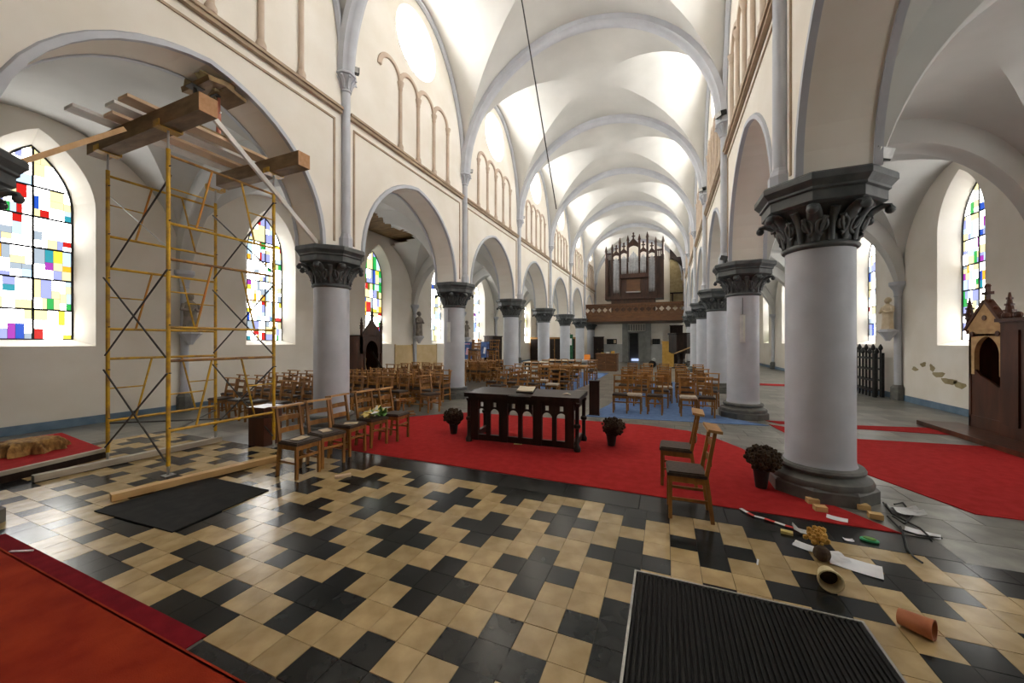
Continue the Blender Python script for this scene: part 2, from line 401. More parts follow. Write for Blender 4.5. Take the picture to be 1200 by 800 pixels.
# ------------------------------------------------------------------ nave walls with pointed arcade and round clerestory windows
AA, AR_ = 1.82, 2.05
ZSTR, ZTOP, ZRND, RRND = 6.22, 10.8, 9.3, .80
ARCH = parch(AA, AR_, 12)
def nave_wall(side, xc, sg):
    fx, bx = xc + sg*HW, xc - sg*HW
    w = MB(); sof = MB()
    def face(poly):
        w.add([(fx,y,z) for y,z in poly], [tuple(range(len(poly)))]); w.add([(bx,y,z) for y,z in poly], [tuple(range(len(poly)-1,-1,-1))])
    for b in BAYS:
        y0 = Y0+S*b; yc = y0+S/2; y1 = y0+S
        if b >= -1:
            pts = [(yc+a, ZAB+z) for a,z in ARCH]
            face([(y0,ZAB),(yc-AA,ZAB),(yc-AA,ZSTR),(y0,ZSTR)]); face([(yc+AA,ZAB),(y1,ZAB),(y1,ZSTR),(yc+AA,ZSTR)])
            for p,q in zip(pts, pts[1:]):
                face([p,q,(q[0],ZSTR),(p[0],ZSTR)])
                sof.add([(fx,*p),(fx,*q),(bx,*q),(bx,*p)], [(0,1,2,3)])
            for yy0,yy1 in ((y0,yc-AA),(yc+AA,y1)):
                w.add([(fx,yy0,ZAB),(fx,yy1,ZAB),(bx,yy1,ZAB),(bx,yy0,ZAB)], [(0,1,2,3)])
        else:
            face([(y0,0),(y1,0),(y1,ZTOP),(y0,ZTOP)]); continue
        angs = sorted([2*PI*i/40 for i in range(40)] + [math.atan2(zz-ZRND, yy-yc) % (2*PI) for yy in (y0,y1) for zz in (ZSTR,ZTOP)])
        cir, rec = [], []
        for a in angs:
            ca, sa = math.cos(a), math.sin(a)
            cir.append((yc+RRND*ca, ZRND+RRND*sa))
            t = min(((S/2)/abs(ca) if abs(ca) > 1e-6 else 9e9), ((ZTOP-ZRND)/sa if sa > 1e-6 else ((ZRND-ZSTR)/-sa if sa < -1e-6 else 9e9)))
            rec.append((yc+t*ca, ZRND+t*sa))
        n = len(angs)
        for i in range(n):
            j = (i+1) % n
            face([cir[i],cir[j],rec[j],rec[i]])
            c2 = lambda p: (bx, yc+(p[0]-yc)*.8, ZRND+(p[1]-ZRND)*.8)
            w.add([(fx,*cir[i]),(fx,*cir[j]),c2(cir[j]),c2(cir[i])], [(0,1,2,3)])
    wall = struct(w.build('wall_nave_'+side, 'plaster', None, fix=False))
    sof.build('arch_soffit', 'plaster', wall, smooth=True, fix=False)
    # arch mouldings
    rm = MB().sweep([(a,z) for a,z in ARCH], [(-.015,-.035),(.05,-.05),(.07,0),(.05,.035),(-.015,.035)], lambda a,b,z:(b,a,z)).mesh('arch_moulding','bluegrey',60)
    fr = MB(); ph = (ZSTR-.2)
    half = S/2-.24
    for ya in (-half, half): fr.box(-.012,.022,ya-.018,ya+.018,ZAB+.12,ph)
    fr.box(-.012,.022,-half,half,ph-.035,ph)
    frm = fr.mesh('panel_line','trimline')
    st = MB(); st.box(-.05,.07,-S/2+.1,S/2-.1,ZSTR-.06,ZSTR); st.box(-.05,.10,-S/2+.1,S/2-.1,ZSTR,ZSTR+.05)
    stm = st.mesh('string_course','trimline')
    # wall shaft (colonnette) with pedestal and capital
    pd = MB().lathe([(.13,ZAB),(.13,ZAB+.2),(.10,ZAB+.26),(.09,ZAB+.3)],8,ph=PI/8).mesh('colonnette_pedestal','bluegrey')
    sh = MB().lathe([(.082,ZAB+.3),(.08,ZS-.36)],20).mesh('colonnette','bluegrey',40)
    cp = MB().lathe([(.08,ZS-.36),(.10,ZS-.34),(.085,ZS-.31),(.10,ZS-.18),(.17,ZS-.07)],16)
    cp.lathe([(.17,ZS-.07),(.20,ZS-.05),(.20,ZS-.02),(.18,ZS)],8,ph=PI/8)
    for k in range(8):
        a = k*PI/4+PI/8
        cp.ptube([(.09*math.cos(a),.09*math.sin(a),ZS-.3),(.12*math.cos(a),.12*math.sin(a),ZS-.17),(.19*math.cos(a),.19*math.sin(a),ZS-.09),(.2*math.cos(a),.2*math.sin(a),ZS-.13)],[.02,.03,.025,.02],6)
    cpm = cp.mesh('colonnette_capital','bluegrey',50)
    bp = MB().lathe([(.075,ZSTR+.06),(.075,ZSTR+.14),(.05,ZSTR+.2)],12).mesh('arcade_base','trimpale',40)
    bs = MB().lathe([(.045,ZSTR+.2),(.043,7.70)],12).mesh('arcade_shaft','trimpale',40)
    bc = MB().lathe([(.045,7.68),(.055,7.72),(.05,7.75),(.08,7.84),(.085,7.88)],12).mesh('arcade_capital','trimpale',40)
    ba = MB().sweep(ell(.685/2,.36,14), [(-.05,-.05),(.04,-.05),(.05,.03),(.0,.06),(-.05,.05)], lambda a,b,z:(b,a,7.87+z)).mesh('arcade_arch','trimpale',60)
    flip = 0 if sg > 0 else PI
    for b in range(-1, 6):
        yc = Y0+S*b+S/2
        link('arch_moulding', rm, wall, (fx,yc,ZAB), flip); link('arch_moulding', rm, wall, (bx,yc,ZAB), PI-flip)
        link('panel_line', frm, wall, (fx,yc,0), flip); link('string_course', stm, wall, (fx,yc,0), flip)
        for k in range(-2,3):
            if sg > 0 and b == 0 and k == -2: continue
            for n_,m_ in (('arcade_base',bp),('arcade_shaft',bs),('arcade_capital',bc)): link(n_, m_, wall, (fx+sg*.03, yc+k*.685, 0))
        for k in range(4): link('arcade_arch', ba, wall, (fx, yc+(k-1.5)*.685, 0), flip)
    for b in range(-1, 7):
        y = Y0+S*b
        for n_,m_ in (('colonnette_pedestal',pd),('colonnette',sh),('colonnette_capital',cpm)): link(n_, m_, wall, (fx+sg*.05, y, 0))
    return wall
nave_wall('left', XL, 1); nave_wall('right', XR, -1)
def round_window(n, xc, sg, yc):
    x = xc - sg*(HW-.06)
    off = '' if in_frame([(x,yc+.8*math.cos(t),ZRND+.8*math.sin(t)) for t in range(7)]) else '_offscreen'
    r = sroot('window_%d%s' % (n,off))
    for q in range(4):
        a0 = q*PI/2; poly = [(0,0)] + [(.66*math.cos(a0+i*PI/20), .66*math.sin(a0+i*PI/20)) for i in range(11)]
        MB().extr(poly, lambda p:(x,yc+p[0],ZRND+p[1]), lambda p:(x-sg*.01,yc+p[0],ZRND+p[1])).build('pane'+off,'glass_round',r)
    br = MB(); br.box(x-.02,x+.02,yc-.66,yc+.66,ZRND-.012,ZRND+.012); br.box(x-.02,x+.02,yc-.012,yc+.012,ZRND-.66,ZRND+.66); br.build('glazing_bar','lead',r)
    fr = MB().sweep([(.67*math.cos(2*PI*i/32), .67*math.sin(2*PI*i/32)) for i in range(33)], [(-.03,-.03),(.03,-.03),(.03,.03),(-.03,.03)], lambda a,b,z:(x+b,yc+a,ZRND+z)); fr.build('window_frame','trimpale',r)
wn = 1
for b in range(-1, 6):
    for xc,sg in ((XL,1),(XR,-1)):
        round_window(wn, xc, sg, Y0+S*b+S/2); wn += 1

# ------------------------------------------------------------------ vaults
def inpoly(p, poly):
    c = False; n = len(poly)
    for i in range(n):
        a, b = poly[i], poly[i-1]
        if (a[1] > p[1]) != (b[1] > p[1]) and p[0] < (b[0]-a[0])*(p[1]-a[1])/(b[1]-a[1])+a[0]: c = not c
    return c
def vault(mb, xa, xb, ya, yb, zs, rise, N=28, hole=None):
    xm, xh, ym, yh = (xa+xb)/2, (xb-xa)/2, (ya+yb)/2, (yb-ya)/2
    us = [-math.cos(PI*i/N) for i in range(N+1)]
    o = len(mb.v)
    for u in us:
        for v in us:
            m = min(abs(u), abs(v)); mb.v.append((xm+xh*u, ym+yh*v, zs+rise*math.sqrt(max(0,1-m*m))))
    for i in range(N):
        for j in range(N):
            a,b,c,d = o+i*(N+1)+j, o+(i+1)*(N+1)+j, o+(i+1)*(N+1)+j+1, o+i*(N+1)+j+1
            if hole:
                cc = [sum(mb.v[q][t] for q in (a,b,c,d))/4 for t in range(3)]
                if inpoly(proj(*cc), hole): continue
            if (i < N/2) == (j < N/2): mb.f += [(a,c,b),(a,d,c)]
            else: mb.f += [(a,d,b),(b,d,c)]
nv = MB(); 
for b in BAYS: vault(nv, XL+HW, XR-HW, Y0+S*b, Y0+S*b+S, ZS, RISE)
ceiling = struct(nv.build('ceiling_nave', 'vault', None, smooth=25, fix=False))
a_n = XR-HW-XC
rib = MB()
path = ell(a_n-.02, RISE-.02, 48)
prof = [(.02,-.17),(-.10,-.15),(-.12,-.10),(-.16,-.085),(-.20,-.05),(-.215,0),(-.20,.05),(-.16,.085),(-.12,.10),(-.10,.15),(.02,.17)]
rib.sweep(path, prof, lambda a,b,z:(XC+a,b,ZS+z))
ribm = rib.mesh('transverse_rib','bluegrey',50)
wr = MB().sweep(ell(S/2-.06, RISE-.04, 40), [(0,-.05),(-.05,-.05),(-.08,0),(-.05,.06),(0,.07)], lambda a,b,z:(b,a,ZS+z)).mesh('wall_rib','bluegrey',50)
for k in range(-2, 7): link('transverse_rib', ribm, ceiling, (0,Y0+S*k,0))
for b in range(-2, 6):
    link('wall_rib', wr, ceiling, (XL+HW+.03,Y0+S*b+S/2,0)); link('wall_rib', wr, ceiling, (XR-HW-.03,Y0+S*b+S/2,0), PI)
TAP = lambda t: (.30+.70*math.sin(PI*t)**.8, .55+.45*math.sin(PI*t)**.8)
HOLE = [(404,318),(425,300),(455,288),(487,279),(478,272),(462,266),(447,255),(433,243),(415,235),(400,240),(395,300)]
for side,xa,xb in (('left',AL,XL-HW),('right',XR+HW,AR)):
    av = MB()
    for b in BAYS: vault(av, xa, xb, Y0+S*b, Y0+S*b+S, AZ, ARISE, 56 if (side=='left' and b in (0,1)) else 26, HOLE if (side=='left' and b in (0,1)) else None)
    ao = struct(av.build('ceiling_aisle_'+side, 'vault', None, smooth=25, fix=False))
    xm, xh = (xa+xb)/2, (xb-xa)/2
    band = MB().sweep(ell(xh-.01, ARISE-.05, 40), [(.05,-.22),(-.42,-.22),(-.46,-.17),(-.46,.17),(-.42,.22),(.05,.22)], lambda a,b,z:(xm+a,b,AZ+z), TAP).mesh('transverse_arch','vault',40)
    for k in range(-2, 7):
        if side == 'left' and k == 1:      # this arch has partly fallen with the vault
            y_ = Y0+S*k
            bb = MB().sweep(ell(xh-.01, ARISE-.05, 120), [(.05,-.22),(-.18,-.22),(-.42,-.22),(-.46,-.17),(-.46,0),(-.46,.17),(-.42,.22),(-.18,.22),(.05,.22)], lambda a,b,z:(xm+a,y_+b,AZ+z), TAP)
            bb.f = [f for f in bb.f if len(f) > 4 or not inpoly(proj(*[sum(bb.v[q][t] for q in f)/len(f) for t in range(3)]), HOLE)]
            bb.build('transverse_arch','vault',ao,smooth=40,fix=False); continue
        link('transverse_arch', band, ao, (0,Y0+S*k,0))
    # timber roof above the aisle
    x0,x1 = (xa-.3, xb) if side=='left' else (xa, xb+.3)
    rf = MB().slab([(x0,YB),(x1,YB),(x1,YE),(x0,YE)], 6.35, 6.45); rf.build('aisle_roof','timber',ao)
    wf = .3
# broken laths and plaster at the hole
hl = [(436,246,441,262),(446,252,444,266),(455,262,452,270),(462,265,470,272),(428,240,450,258)]
def hole_pt(px, py):
    # march the ray to the vault of the broken bay
    r = _ray(px,py); t = 7.0
    xm, xh, ym, yh = (AL+XL-HW)/2, (XL-HW-AL)/2, Y0+S/2, S/2
    while t < 16:
        x,y,z = r[0]*t, r[1]*t, EYE+r[2]*t
        u, v = abs((x-xm)/xh), abs((y-ym)/yh); m = min(u,v)
        if m < 1 and u<1 and v<1 and z > AZ+ARISE*math.sqrt(1-m*m): break
        t += .02
    return Vector((x,y,z))
ca = bpy.data.objects['ceiling_aisle_left']
for i,(a,b_,c,d) in enumerate(hl):
    p = hole_pt(a,b_); q = p + Vector((.05*(i-2),.08,-.18-.04*(i%3)))
    MB().beam(p+Vector((0,0,.05)), q, .09, .03).build('broken_lath', 'rubble', ca)

# ------------------------------------------------------------------ aisle walls with pointed windows
GH, GS, GA, GZ0 = .55, 4.5, 5.66, 1.80      # glass half width, spring, apex, sill
OH, OS, OA, OZ0 = .78, 4.55, 5.92, 1.66     # opening at the wall face
def outline(h, s, a, z0): return [(-h,z0)] + [(y,s+z) for y,z in parch(h, a-s, 9)] + [(h,z0)]
G_OUT, O_OUT = outline(GH,GS,GA,GZ0), outline(OH,OS,OA,OZ0)
def aisle_wall(side, x, sg):
    w = MB(); rv = MB(); xg = x - sg*.36
    def face(poly): w.add([(x,y,z) for y,z in poly], [tuple(range(len(poly)))])
    for b in BAYS:
        y0, y1 = Y0+S*b, Y0+S*b+S; yc = (y0+y1)/2
        if b < -1: face([(y0,0),(y1,0),(y1,6.4),(y0,6.4)]); continue
        face([(y0,0),(y1,0),(y1,OZ0),(y0,OZ0)])
        face([(y0,OZ0),(yc-OH,OZ0),(yc-OH,6.4),(y0,6.4)]); face([(yc+OH,OZ0),(y1,OZ0),(y1,6.4),(yc+OH,6.4)])
        pts = [(yc+a,z) for a,z in O_OUT[1:-1]]
        for p,q in zip(pts,pts[1:]): face([p,q,(q[0],6.4),(p[0],6.4)])
        n = len(O_OUT)
        for i in range(n):
            j = (i+1)%n
            rv.add([(x,yc+O_OUT[i][0],O_OUT[i][1]),(x,yc+O_OUT[j][0],O_OUT[j][1]),(xg,yc+G_OUT[j][0],G_OUT[j][1]),(xg,yc+G_OUT[i][0],G_OUT[i][1])],[(0,1,2,3)])
    wall = struct(w.build('wall_'+side,'plaster',None,fix=False))
    rv.build('window_reveal','plaster',wall,smooth=40,fix=False)
    # skirting
    sk = struct(MB().box(min(x,x+sg*.03),max(x,x+sg*.03),-1,YE-.1,0,.17).build('baseboard_'+side,'skirting'))
    sill = MB().box(min(x-sg*.02,x+sg*.08),max(x-sg*.02,x+sg*.08),-OH-.1,OH+.1,OZ0-.07,OZ0-.005).mesh('window_sill','plaster')
    # wall shafts
    bs = MB().lathe([(.16,0),(.16,.38),(.13,.42),(.10,.46)],8,ph=PI/8).mesh('wall_shaft_base','basestone')
    sh = MB().lathe([(.085,.44),(.08,3.12)],16).mesh('wall_shaft','bluegrey',40)
    cp = MB().lathe([(.08,3.1),(.10,3.12),(.085,3.15),(.11,3.3),(.18,3.42),(.2,3.44),(.2,3.54)],12).mesh('wall_shaft_capital','bluegrey',40)
    for b in range(-1,7):
        for n_,m_ in (('wall_shaft_base',bs),('wall_shaft',sh),('wall_shaft_capital',cp)): link(n_,m_,wall,(x+sg*.10,Y0+S*b,0))
        if b < 6: link('window_sill', sill, wall, (x,Y0+S*b+S/2,0))
    return wall
wall_l = aisle_wall('left', AL, 1); wall_r = aisle_wall('right', AR, -1)
def clip(poly, clipper):
    out = poly
    n = len(clipper)
    for i in range(n):
        a, b = clipper[i], clipper[(i+1)%n]; inp = out; out = []
        side = lambda p: (b[0]-a[0])*(p[1]-a[1])-(b[1]-a[1])*(p[0]-a[0])
        for k in range(len(inp)):
            p, q = inp[k-1], inp[k]; sp, sq = side(p), side(q)
            if (sp <= 0) != (sq <= 0):
                t = sp/(sp-sq); out.append((p[0]+(q[0]-p[0])*t, p[1]+(q[1]-p[1])*t))
            if sq <= 0: out.append(q)
        if len(out) < 3: return []
    return out
def split(r, depth, rng, out):
    x0,x1,z0,z1 = r; w,h = x1-x0, z1-z0
    if depth == 0 or (w < .12 and h < .2) or (w*h < .07 and rng.random() < .2): out.append(r); return
    if w*1.7 > h and w > .14:
        m = x0+w*rng.uniform(.3,.7); split((x0,m,z0,z1),depth-1,rng,out); split((m,x1,z0,z1),depth-1,rng,out)
    elif h > .18:
        m = z0+h*rng.uniform(.25,.75); split((x0,x1,z0,m),depth-1,rng,out); split((x0,x1,m,z1),depth-1,rng,out)
    else: out.append(r)
GSETS = {'near':('wwwwwwwwwwwwwwwwbbbbyyyyyvvvgg','ROYBGTROP'), 'green':('wwwwyyyygbv','GGYDDRGYYBO'), 'amber':('yyywwwww','OOYY')}
def glass_window(n, x, sg, yc, depth, seed, kind='near', acc=.14):
    rng = random.Random(seed); xg = x - sg*.36
    off = '' if in_frame([(xg,yc+t[0],t[1]) for t in G_OUT]) else '_offscreen'
    root = sroot('window_%d%s' % (n,off))
    rows = [1.80,2.40,3.02,3.64,4.26,4.86,5.70]; cols = [-GH,0.02,GH]
    for z0,z1 in zip(rows,rows[1:]):
        for a,b in zip(cols,cols[1:]):
            out = []; split((a+.008,b-.008,z0+.008,z1-.008), depth, rng, out)
            for (p,q,r,s_) in out:
                poly = clip([(p+.003,r+.003),(q-.003,r+.003),(q-.003,s_-.003),(p+.003,s_-.003)], G_OUT)
                if len(poly) < 3: continue
                base, ac = GSETS[kind]
                small = (q-p)*(s_-r) < .035
                g = rng.choice(ac) if (rng.random() < (acc*1.5 if small else acc*.12)) else rng.choice(base)
                MB().extr(poly, lambda t:(xg,yc+t[0],t[1]), lambda t:(xg-sg*.006,yc+t[0],t[1])).build('pane'+off,'glass_'+g,root,fix=False)
    br = MB()
    for z in rows[1:-1]:
        h = GH if z < GS else GH*max(.1,1-((z-GS)/(GA-GS))**1.6)-.02
        br.box(xg-.012,xg+.014,yc-h,yc+h,z-.019,z+.019)
    br.box(xg-.012,xg+.014,yc+.02-.017,yc+.02+.017,GZ0,GA-.03)
    br.build('glazing_bar','lead',root)
    MB().sweep(G_OUT+[G_OUT[0]], [(-.02,-.02),(.02,-.02),(.02,.02),(-.02,.02)], lambda a,b,z:(xg+b,yc+a,z)).build('window_frame','lead',root)
    bk = MB().extr(G_OUT, lambda t:(xg-sg*.02,yc+t[0],t[1]), lambda t:(xg-sg*.03,yc+t[0],t[1])); bk.build('leading','lead',root)
for b in range(-1, 6):
    yc = Y0+S*b+S/2
    dl = {-1:4,0:4,1:3}.get(b,2 if b > 0 else 0); dr = {1:4,2:3}.get(b,2 if b > 0 else 0)
    glass_window(wn, AL, 1, yc, dl, 100+b, 'green' if b==1 else ('amber' if b >= 4 else 'near'), .55 if b==1 else .14); wn += 1
    glass_window(wn, AR, -1, yc, dr, 200+b); wn += 1

# ------------------------------------------------------------------ end walls
ew = MB()
DX = -2.2
D0, D1, DZ = -2.98, -1.55, 2.5
ew.box(AL-.4,D0,YE,YE+.3,0,11); ew.box(D1,AR+.4,YE,YE+.3,0,11); ew.box(D0,D1,YE,YE+.3,DZ,11)
endw = struct(ew.build('wall_end','plaster'))
bkw = struct(MB().box(AL-.4,AR+.4,YB-.3,YB,0,11).build('wall_back','plaster'))

# ------------------------------------------------------------------ west end: door, gallery, organ
dr = sroot('door_1')
MB().box(D0-.45,D0,YE-.12,YE-.001,0,3.55).build('jamb','doorstone',dr); MB().box(D1,D1+.45,YE-.12,YE-.001,0,3.55).build('jamb','doorstone',dr)
MB().box(D0,D1,YE-.10,YE-.001,DZ,2.66).build('lintel','doorstone',dr); MB().box(D0,D1,YE-.10,YE-.001,3.3,3.55).build('lintel','doorstone',dr)
tm = MB()
for i in range(7): tm.box(D0+i*.2+.03,D0+i*.2+.17,YE-.06,YE-.001,2.72,3.24)
tm.build('carved_transom','doorstone',dr)
MB().box(D1-.55,D1,YE+.02,YE+.08,0,DZ).build('door_leaf','doorstone',dr)
MB().box(D0,D0+.12,YE+.02,YE+.08,0,DZ).build('door_leaf','doorstone',dr)
vb = MB(); vb.box(D0-.3,D1+.3,YE+2.2,YE+2.3,0,3); vb.box(D0-.4,D0-.3,YE+.3,YE+2.3,0,3); vb.box(D1+.3,D1+.4,YE+.3,YE+2.3,0,3); vb.box(D0-.4,D1+.4,YE+.3,YE+2.3,2.9,3); vb.box(D0-.4,D1+.4,YE,YE+2.3,-.1,-.001)
vb.build('porch','doorstone',dr)
MB().box(D0+.12,D1-.55,YE+2.1,YE+2.15,.02,.22).build('daylight_under_outer_door','door_glow',dr)
dd = struct(MB().box(-5.4,D0-.45,YE-.03,YE-.001,0,1.55).box(D1+.45,1.0,YE-.03,YE-.001,0,1.55).build('trim_1','dado'))
def noticeboard(x0,x1,z0,z1,label):
    t = thing('noticeboard',label,'noticeboard',((x0+x1)/2,YE,z0),0,'noticeboards beside the west door'); w=(x1-x0)/2; h=z1-z0
    MB().box(-w,w,-.07,-.032,0,h).build('board','black',t)
    for i in range(3): MB().box(-w+.06+i*w*.62,-w+.06+i*w*.62+w*.5,-.08,-.071,.08,h-.08).build('notice',('pot_dark','pot_dark','statue_cream')[i] if x0<-3 else 'pot_dark',t)
noticeboard(-4.75,-3.9,1.55,2.0,'dark noticeboard with a pale notice, on the plant side of the west door')
noticeboard(-1.0,-.4,1.55,2.0,'small dark noticeboard between the west door and the yellow cupboard')
GY = Y0+5*S+.1; GX0, GX1 = XL+.36, XR-.36
g = thing('organ_gallery','brown wooden organ gallery with pierced parapet spanning the nave above the west door','gallery',(0,0,3.3))
MB().box(GX0,GX1,GY,YE-.01,0,.15).build('gallery_floor','wood_gallery',g)
MB().box(GX0,GX1,GY-.16,GY+.05,-.02,.22).build('cornice','wood_gallery',g)
MB().box(GX0,GX1,GY-.06,GY+.03,.22,.55).build('parapet_board','wood_gallery',g)
MB().box(GX0,GX1,GY-.12,GY+.08,1.17,1.32).build('handrail','wood_gallery',g)
n=16; w=(GX1-GX0)/n
ml = MB().box(-.05,.05,-.07,.04,.55,1.17).mesh('mullion','wood_gallery')
def quatre():
    m = MB(); R=w/2-.05
    out=[(-R,.0),(R,.0),(R,.62),(-R,.62)]
    hole=[]
    for i in range(24):
        a=2*PI*i/24+PI/4; r=.12+.05*abs(math.cos(2*(a))); hole.append((r*math.cos(a),.31+r*math.sin(a)))
    sq=[]
    for (hx,hz) in hole:
        a=math.atan2(hz-.31,hx); ca,sa=math.cos(a),math.sin(a)
        t=min(R/abs(ca) if abs(ca)>1e-6 else 9, .31/abs(sa) if abs(sa)>1e-6 else 9); sq.append((t*ca,.31+t*sa))
    for y in (-.035,.0):
        for i in range(24):
            j=(i+1)%24; m.add([(hole[i][0],y,.55+hole[i][1]),(hole[j][0],y,.55+hole[j][1]),(sq[j][0],y,.55+sq[j][1]),(sq[i][0],y,.55+sq[i][1])],[(0,1,2,3)])
    for i in range(24):
        j=(i+1)%24; m.add([(hole[i][0],-.035,.55+hole[i][1]),(hole[j][0],-.035,.55+hole[j][1]),(hole[j][0],0,.55+hole[j][1]),(hole[i][0],0,.55+hole[i][1])],[(0,1,2,3)])
    return m.mesh('pierced_panel','wood_gallery')
qm=quatre()
for i in range(n+1): link('mullion',ml,g,(GX0+i*w if 0<i<n else (GX0+.05 if i==0 else GX1-.05),GY,0))
for i in range(n): link('pierced_panel',qm,g,(GX0+(i+.5)*w,GY,0))

OY = 30.3
def oz(y): return 1.75+(400.4-y)*.0668
def ox(px): return wy(px,400,OY).x
og = thing('pipe_organ','dark carved pipe organ with silver pipes and spiked pinnacles on the gallery','organ',(0,OY,3.45))
Z=lambda y: oz(y)-3.45
xl,xr=ox(709),ox(778)
MB().box(ox(716),ox(768),.15,1.2,0,Z(347)).build('lower_case','wood_organ',og)
MB().box(xl,xr,.0,1.5,Z(350),Z(346)).build('plinth_board','wood_organ',og)
MB().box(xl,xr,.35,1.5,Z(346),Z(301)).build('case','wood_organ',og)
MB().box(ox(726),ox(759),.05,.35,Z(325),Z(320)).build('impost','wood_organ',og)
for a,b_ in ((709,712.5),(716.2,717.8),(725.5,727),(758.5,760),(767.5,769),(774.5,778)): MB().box(ox(a),ox(b_),.05,.36,Z(346),Z(300)).build('post','wood_organ',og)
MB().box(ox(734),ox(750),.28,.36,Z(341),Z(326)).build('music_cupboard','wood_gallery',og)
MB().box(ox(733.5),ox(750.5),.1,.36,Z(342),Z(341)).build('keyboard','plastic_white',og)
pm={}
def pipe(px0,px1,n,y0,y1,arc):
    x0,x1=ox(px0),ox(px1); w=(x1-x0)/n
    for i in range(n):
        x=x0+(i+.5)*w; top=Z(y1)-arc*abs(i-(n-1)/2)*w
        MB().lathe([(w*.12,Z(y0)),(w*.46,Z(y0)+.35),(w*.46,top)],10,(x,.22,0)).build('organ_pipe','pipe',og,smooth=True)
pipe(718,725.5,5,342,300,1.0); pipe(760,767.5,5,342,300,1.0)
pipe(727.5,734,5,320,298,1.2); pipe(736,748,7,320,294,1.2); pipe(750,757,5,320,298,1.2)
for a,b_,t in ((717.5,726,296),(726.5,735,294),(735,749,286),(749.5,758,294),(759.5,768,296)):
    x0,x1=ox(a),ox(b_); xm=(x0+x1)/2; h=(x1-x0)/2
    # pierced tracery gable over each pipe flat
    ap=parch(h*.86,h*1.1,6); zb=Z(t)-h*.7
    poly=[(-h,zb-.1)]+[(y,zb+z*.55) for y,z in ap]+[(h,zb-.1),(h,zb+h*.75),(0,zb+h*1.9),(-h,zb+h*.75)]
    m=MB()
    for i in range(len(ap)-1):
        p,q=ap[i],ap[i+1]; top=lambda y: zb+h*.75+(h-abs(y))/h*h*1.15
        m.add([(xm+p[0],.12,zb+p[1]*.55),(xm+q[0],.12,zb+q[1]*.55),(xm+q[0],.12,top(q[0])),(xm+p[0],.12,top(p[0]))],[(0,1,2,3)])
        m.add([(xm+p[0],.32,zb+p[1]*.55),(xm+q[0],.32,zb+q[1]*.55),(xm+q[0],.32,top(q[0])),(xm+p[0],.32,top(p[0]))],[(0,1,2,3)])
        m.add([(xm+p[0],.12,top(p[0])),(xm+q[0],.12,top(q[0])),(xm+q[0],.32,top(q[0])),(xm+p[0],.32,top(p[0]))],[(0,1,2,3)])
    m.build('gable','wood_organ',og)
    f=MB(); zt=zb+h*1.9; f.box(xm-.05,xm+.05,.17,.27,zt-.05,zt+.35); f.box(xm-.14,xm+.14,.18,.26,zt+.12,zt+.2); f.ball((xm,.22,zt+.38),.08,6); f.build('finial','wood_organ',og)
for px,t in ((709.8,285),(717,283),(726,276),(735.5,274),(749,274),(758.5,272),(768.5,279),(777,279)):
    x=ox(px); MB().lathe([(.085,Z(306)),(.085,Z(t)-.45),(.13,Z(t)-.42),(.10,Z(t)-.35),(.02,Z(t))],6,(x,.2,0)).build('pinnacle','wood_organ',og)
for a,b_ in ((710,717),(769,777)):
    m=MB(); x0,x1=ox(a),ox(b_)
    for i in range(5): xx=x0+(x1-x0)*(i+.5)/5; m.box(xx-.03,xx+.03,.3,.36,Z(301),Z(294))
    m.box(x0,x1,.28,.38,Z(295),Z(293)); m.build('cresting','wood_organ',og)
# broken recess right of the organ, organ bench
rc = sroot('trim_2')
o=wy(785,292,YE-.02); 
MB().extr([(o.x,4.6),(1.35,4.6),(1.35,8.3),(1.1,8.7),(.75,8.75),(.55,9.0),(o.x,9.35)],lambda p:(p[0],YE-.12,p[1]),lambda p:(p[0],YE-.002,p[1])).build('bare_plaster_patch','stain',rc)
MB().extr([(o.x,8.5),(.5,8.6),(.9,8.3),(1.2,7.9),(1.33,6.8),(1.33,9.0),(1.1,9.0),(.75,9.1),(.5,9.25),(o.x,9.5)],lambda p:(p[0],YE-.3,p[1]),lambda p:(p[0],YE-.121,p[1])).build('broken_lath_edge','wood_dark',rc)
MB().box(o.x,1.33,YE-.2,YE-.121,5.7,5.8).box(.5,.6,YE-.2,YE-.121,4.6,5.75).build('rail','wood_dark',rc)

# ------------------------------------------------------------------ carpets and mats
def carpet(name, poly, mat, label, z=.008, cat='carpet', cut=True, z0=.001):
    o = MB().slab(poly, z0, z).build(name, mat); return tag(o, label, cat)
cv=[(1.75,4.47),(1.95,4.47)]
carpet('red_carpet', [(-5.75,4.48),(1.99,4.46),(1.62,5.0),(1.42,5.6),(1.36,6.2),(1.16,7.0),(.86,7.55),(.4,8.0),(-.4,8.2),(-2.5,8.15),(-4.5,7.98),(-5.0,7.55),(-5.75,6.7)], 'carpet_red', 'large red carpet under the dark altar table')
carpet('red_carpet', [(2.02,9.3),(2.42,6.35),(2.9,5.25),(6.3,5.25),(6.3,8.9),(3.2,8.5)], 'carpet_red', 'wide scarlet carpet running from the big column into the right aisle')
carpet('red_runner', [(2.25,9.42),(6.3,9.6),(6.3,10.6),(5.55,10.3),(3.6,9.85),(2.05,9.72)], 'carpet_red', 'narrow scarlet runner leading to the confessional step')
carpet('red_runner', [(2.3,17.5),(5.5,17.5),(5.5,18.3),(2.3,18.3)], 'carpet_red', 'dark red runner on the aisle floor far behind the lamp column')
carpet('red_runner', [(-5.55,1.165),(-2.52,1.165),(-2.52,1.325),(-5.55,1.325)], 'carpet_dark', 'dark red carpet strip lying along the foot of the step', .006)
carpet('blue_carpet', [(-1.75,8.62),(2.0,9.12),(1.1,10.0),(1.1,17.5),(-1.2,17.5),(-1.45,10.4)], 'carpet_blue', 'blue carpet under the chairs between the black post and lamp column')
carpet('blue_carpet', [(-5.4,9.5),(-3.2,10.0),(-2.9,16),(-2.9,21),(-5.6,21),(-5.6,10)], 'carpet_blue', 'blue carpet under the chairs behind the altar table')
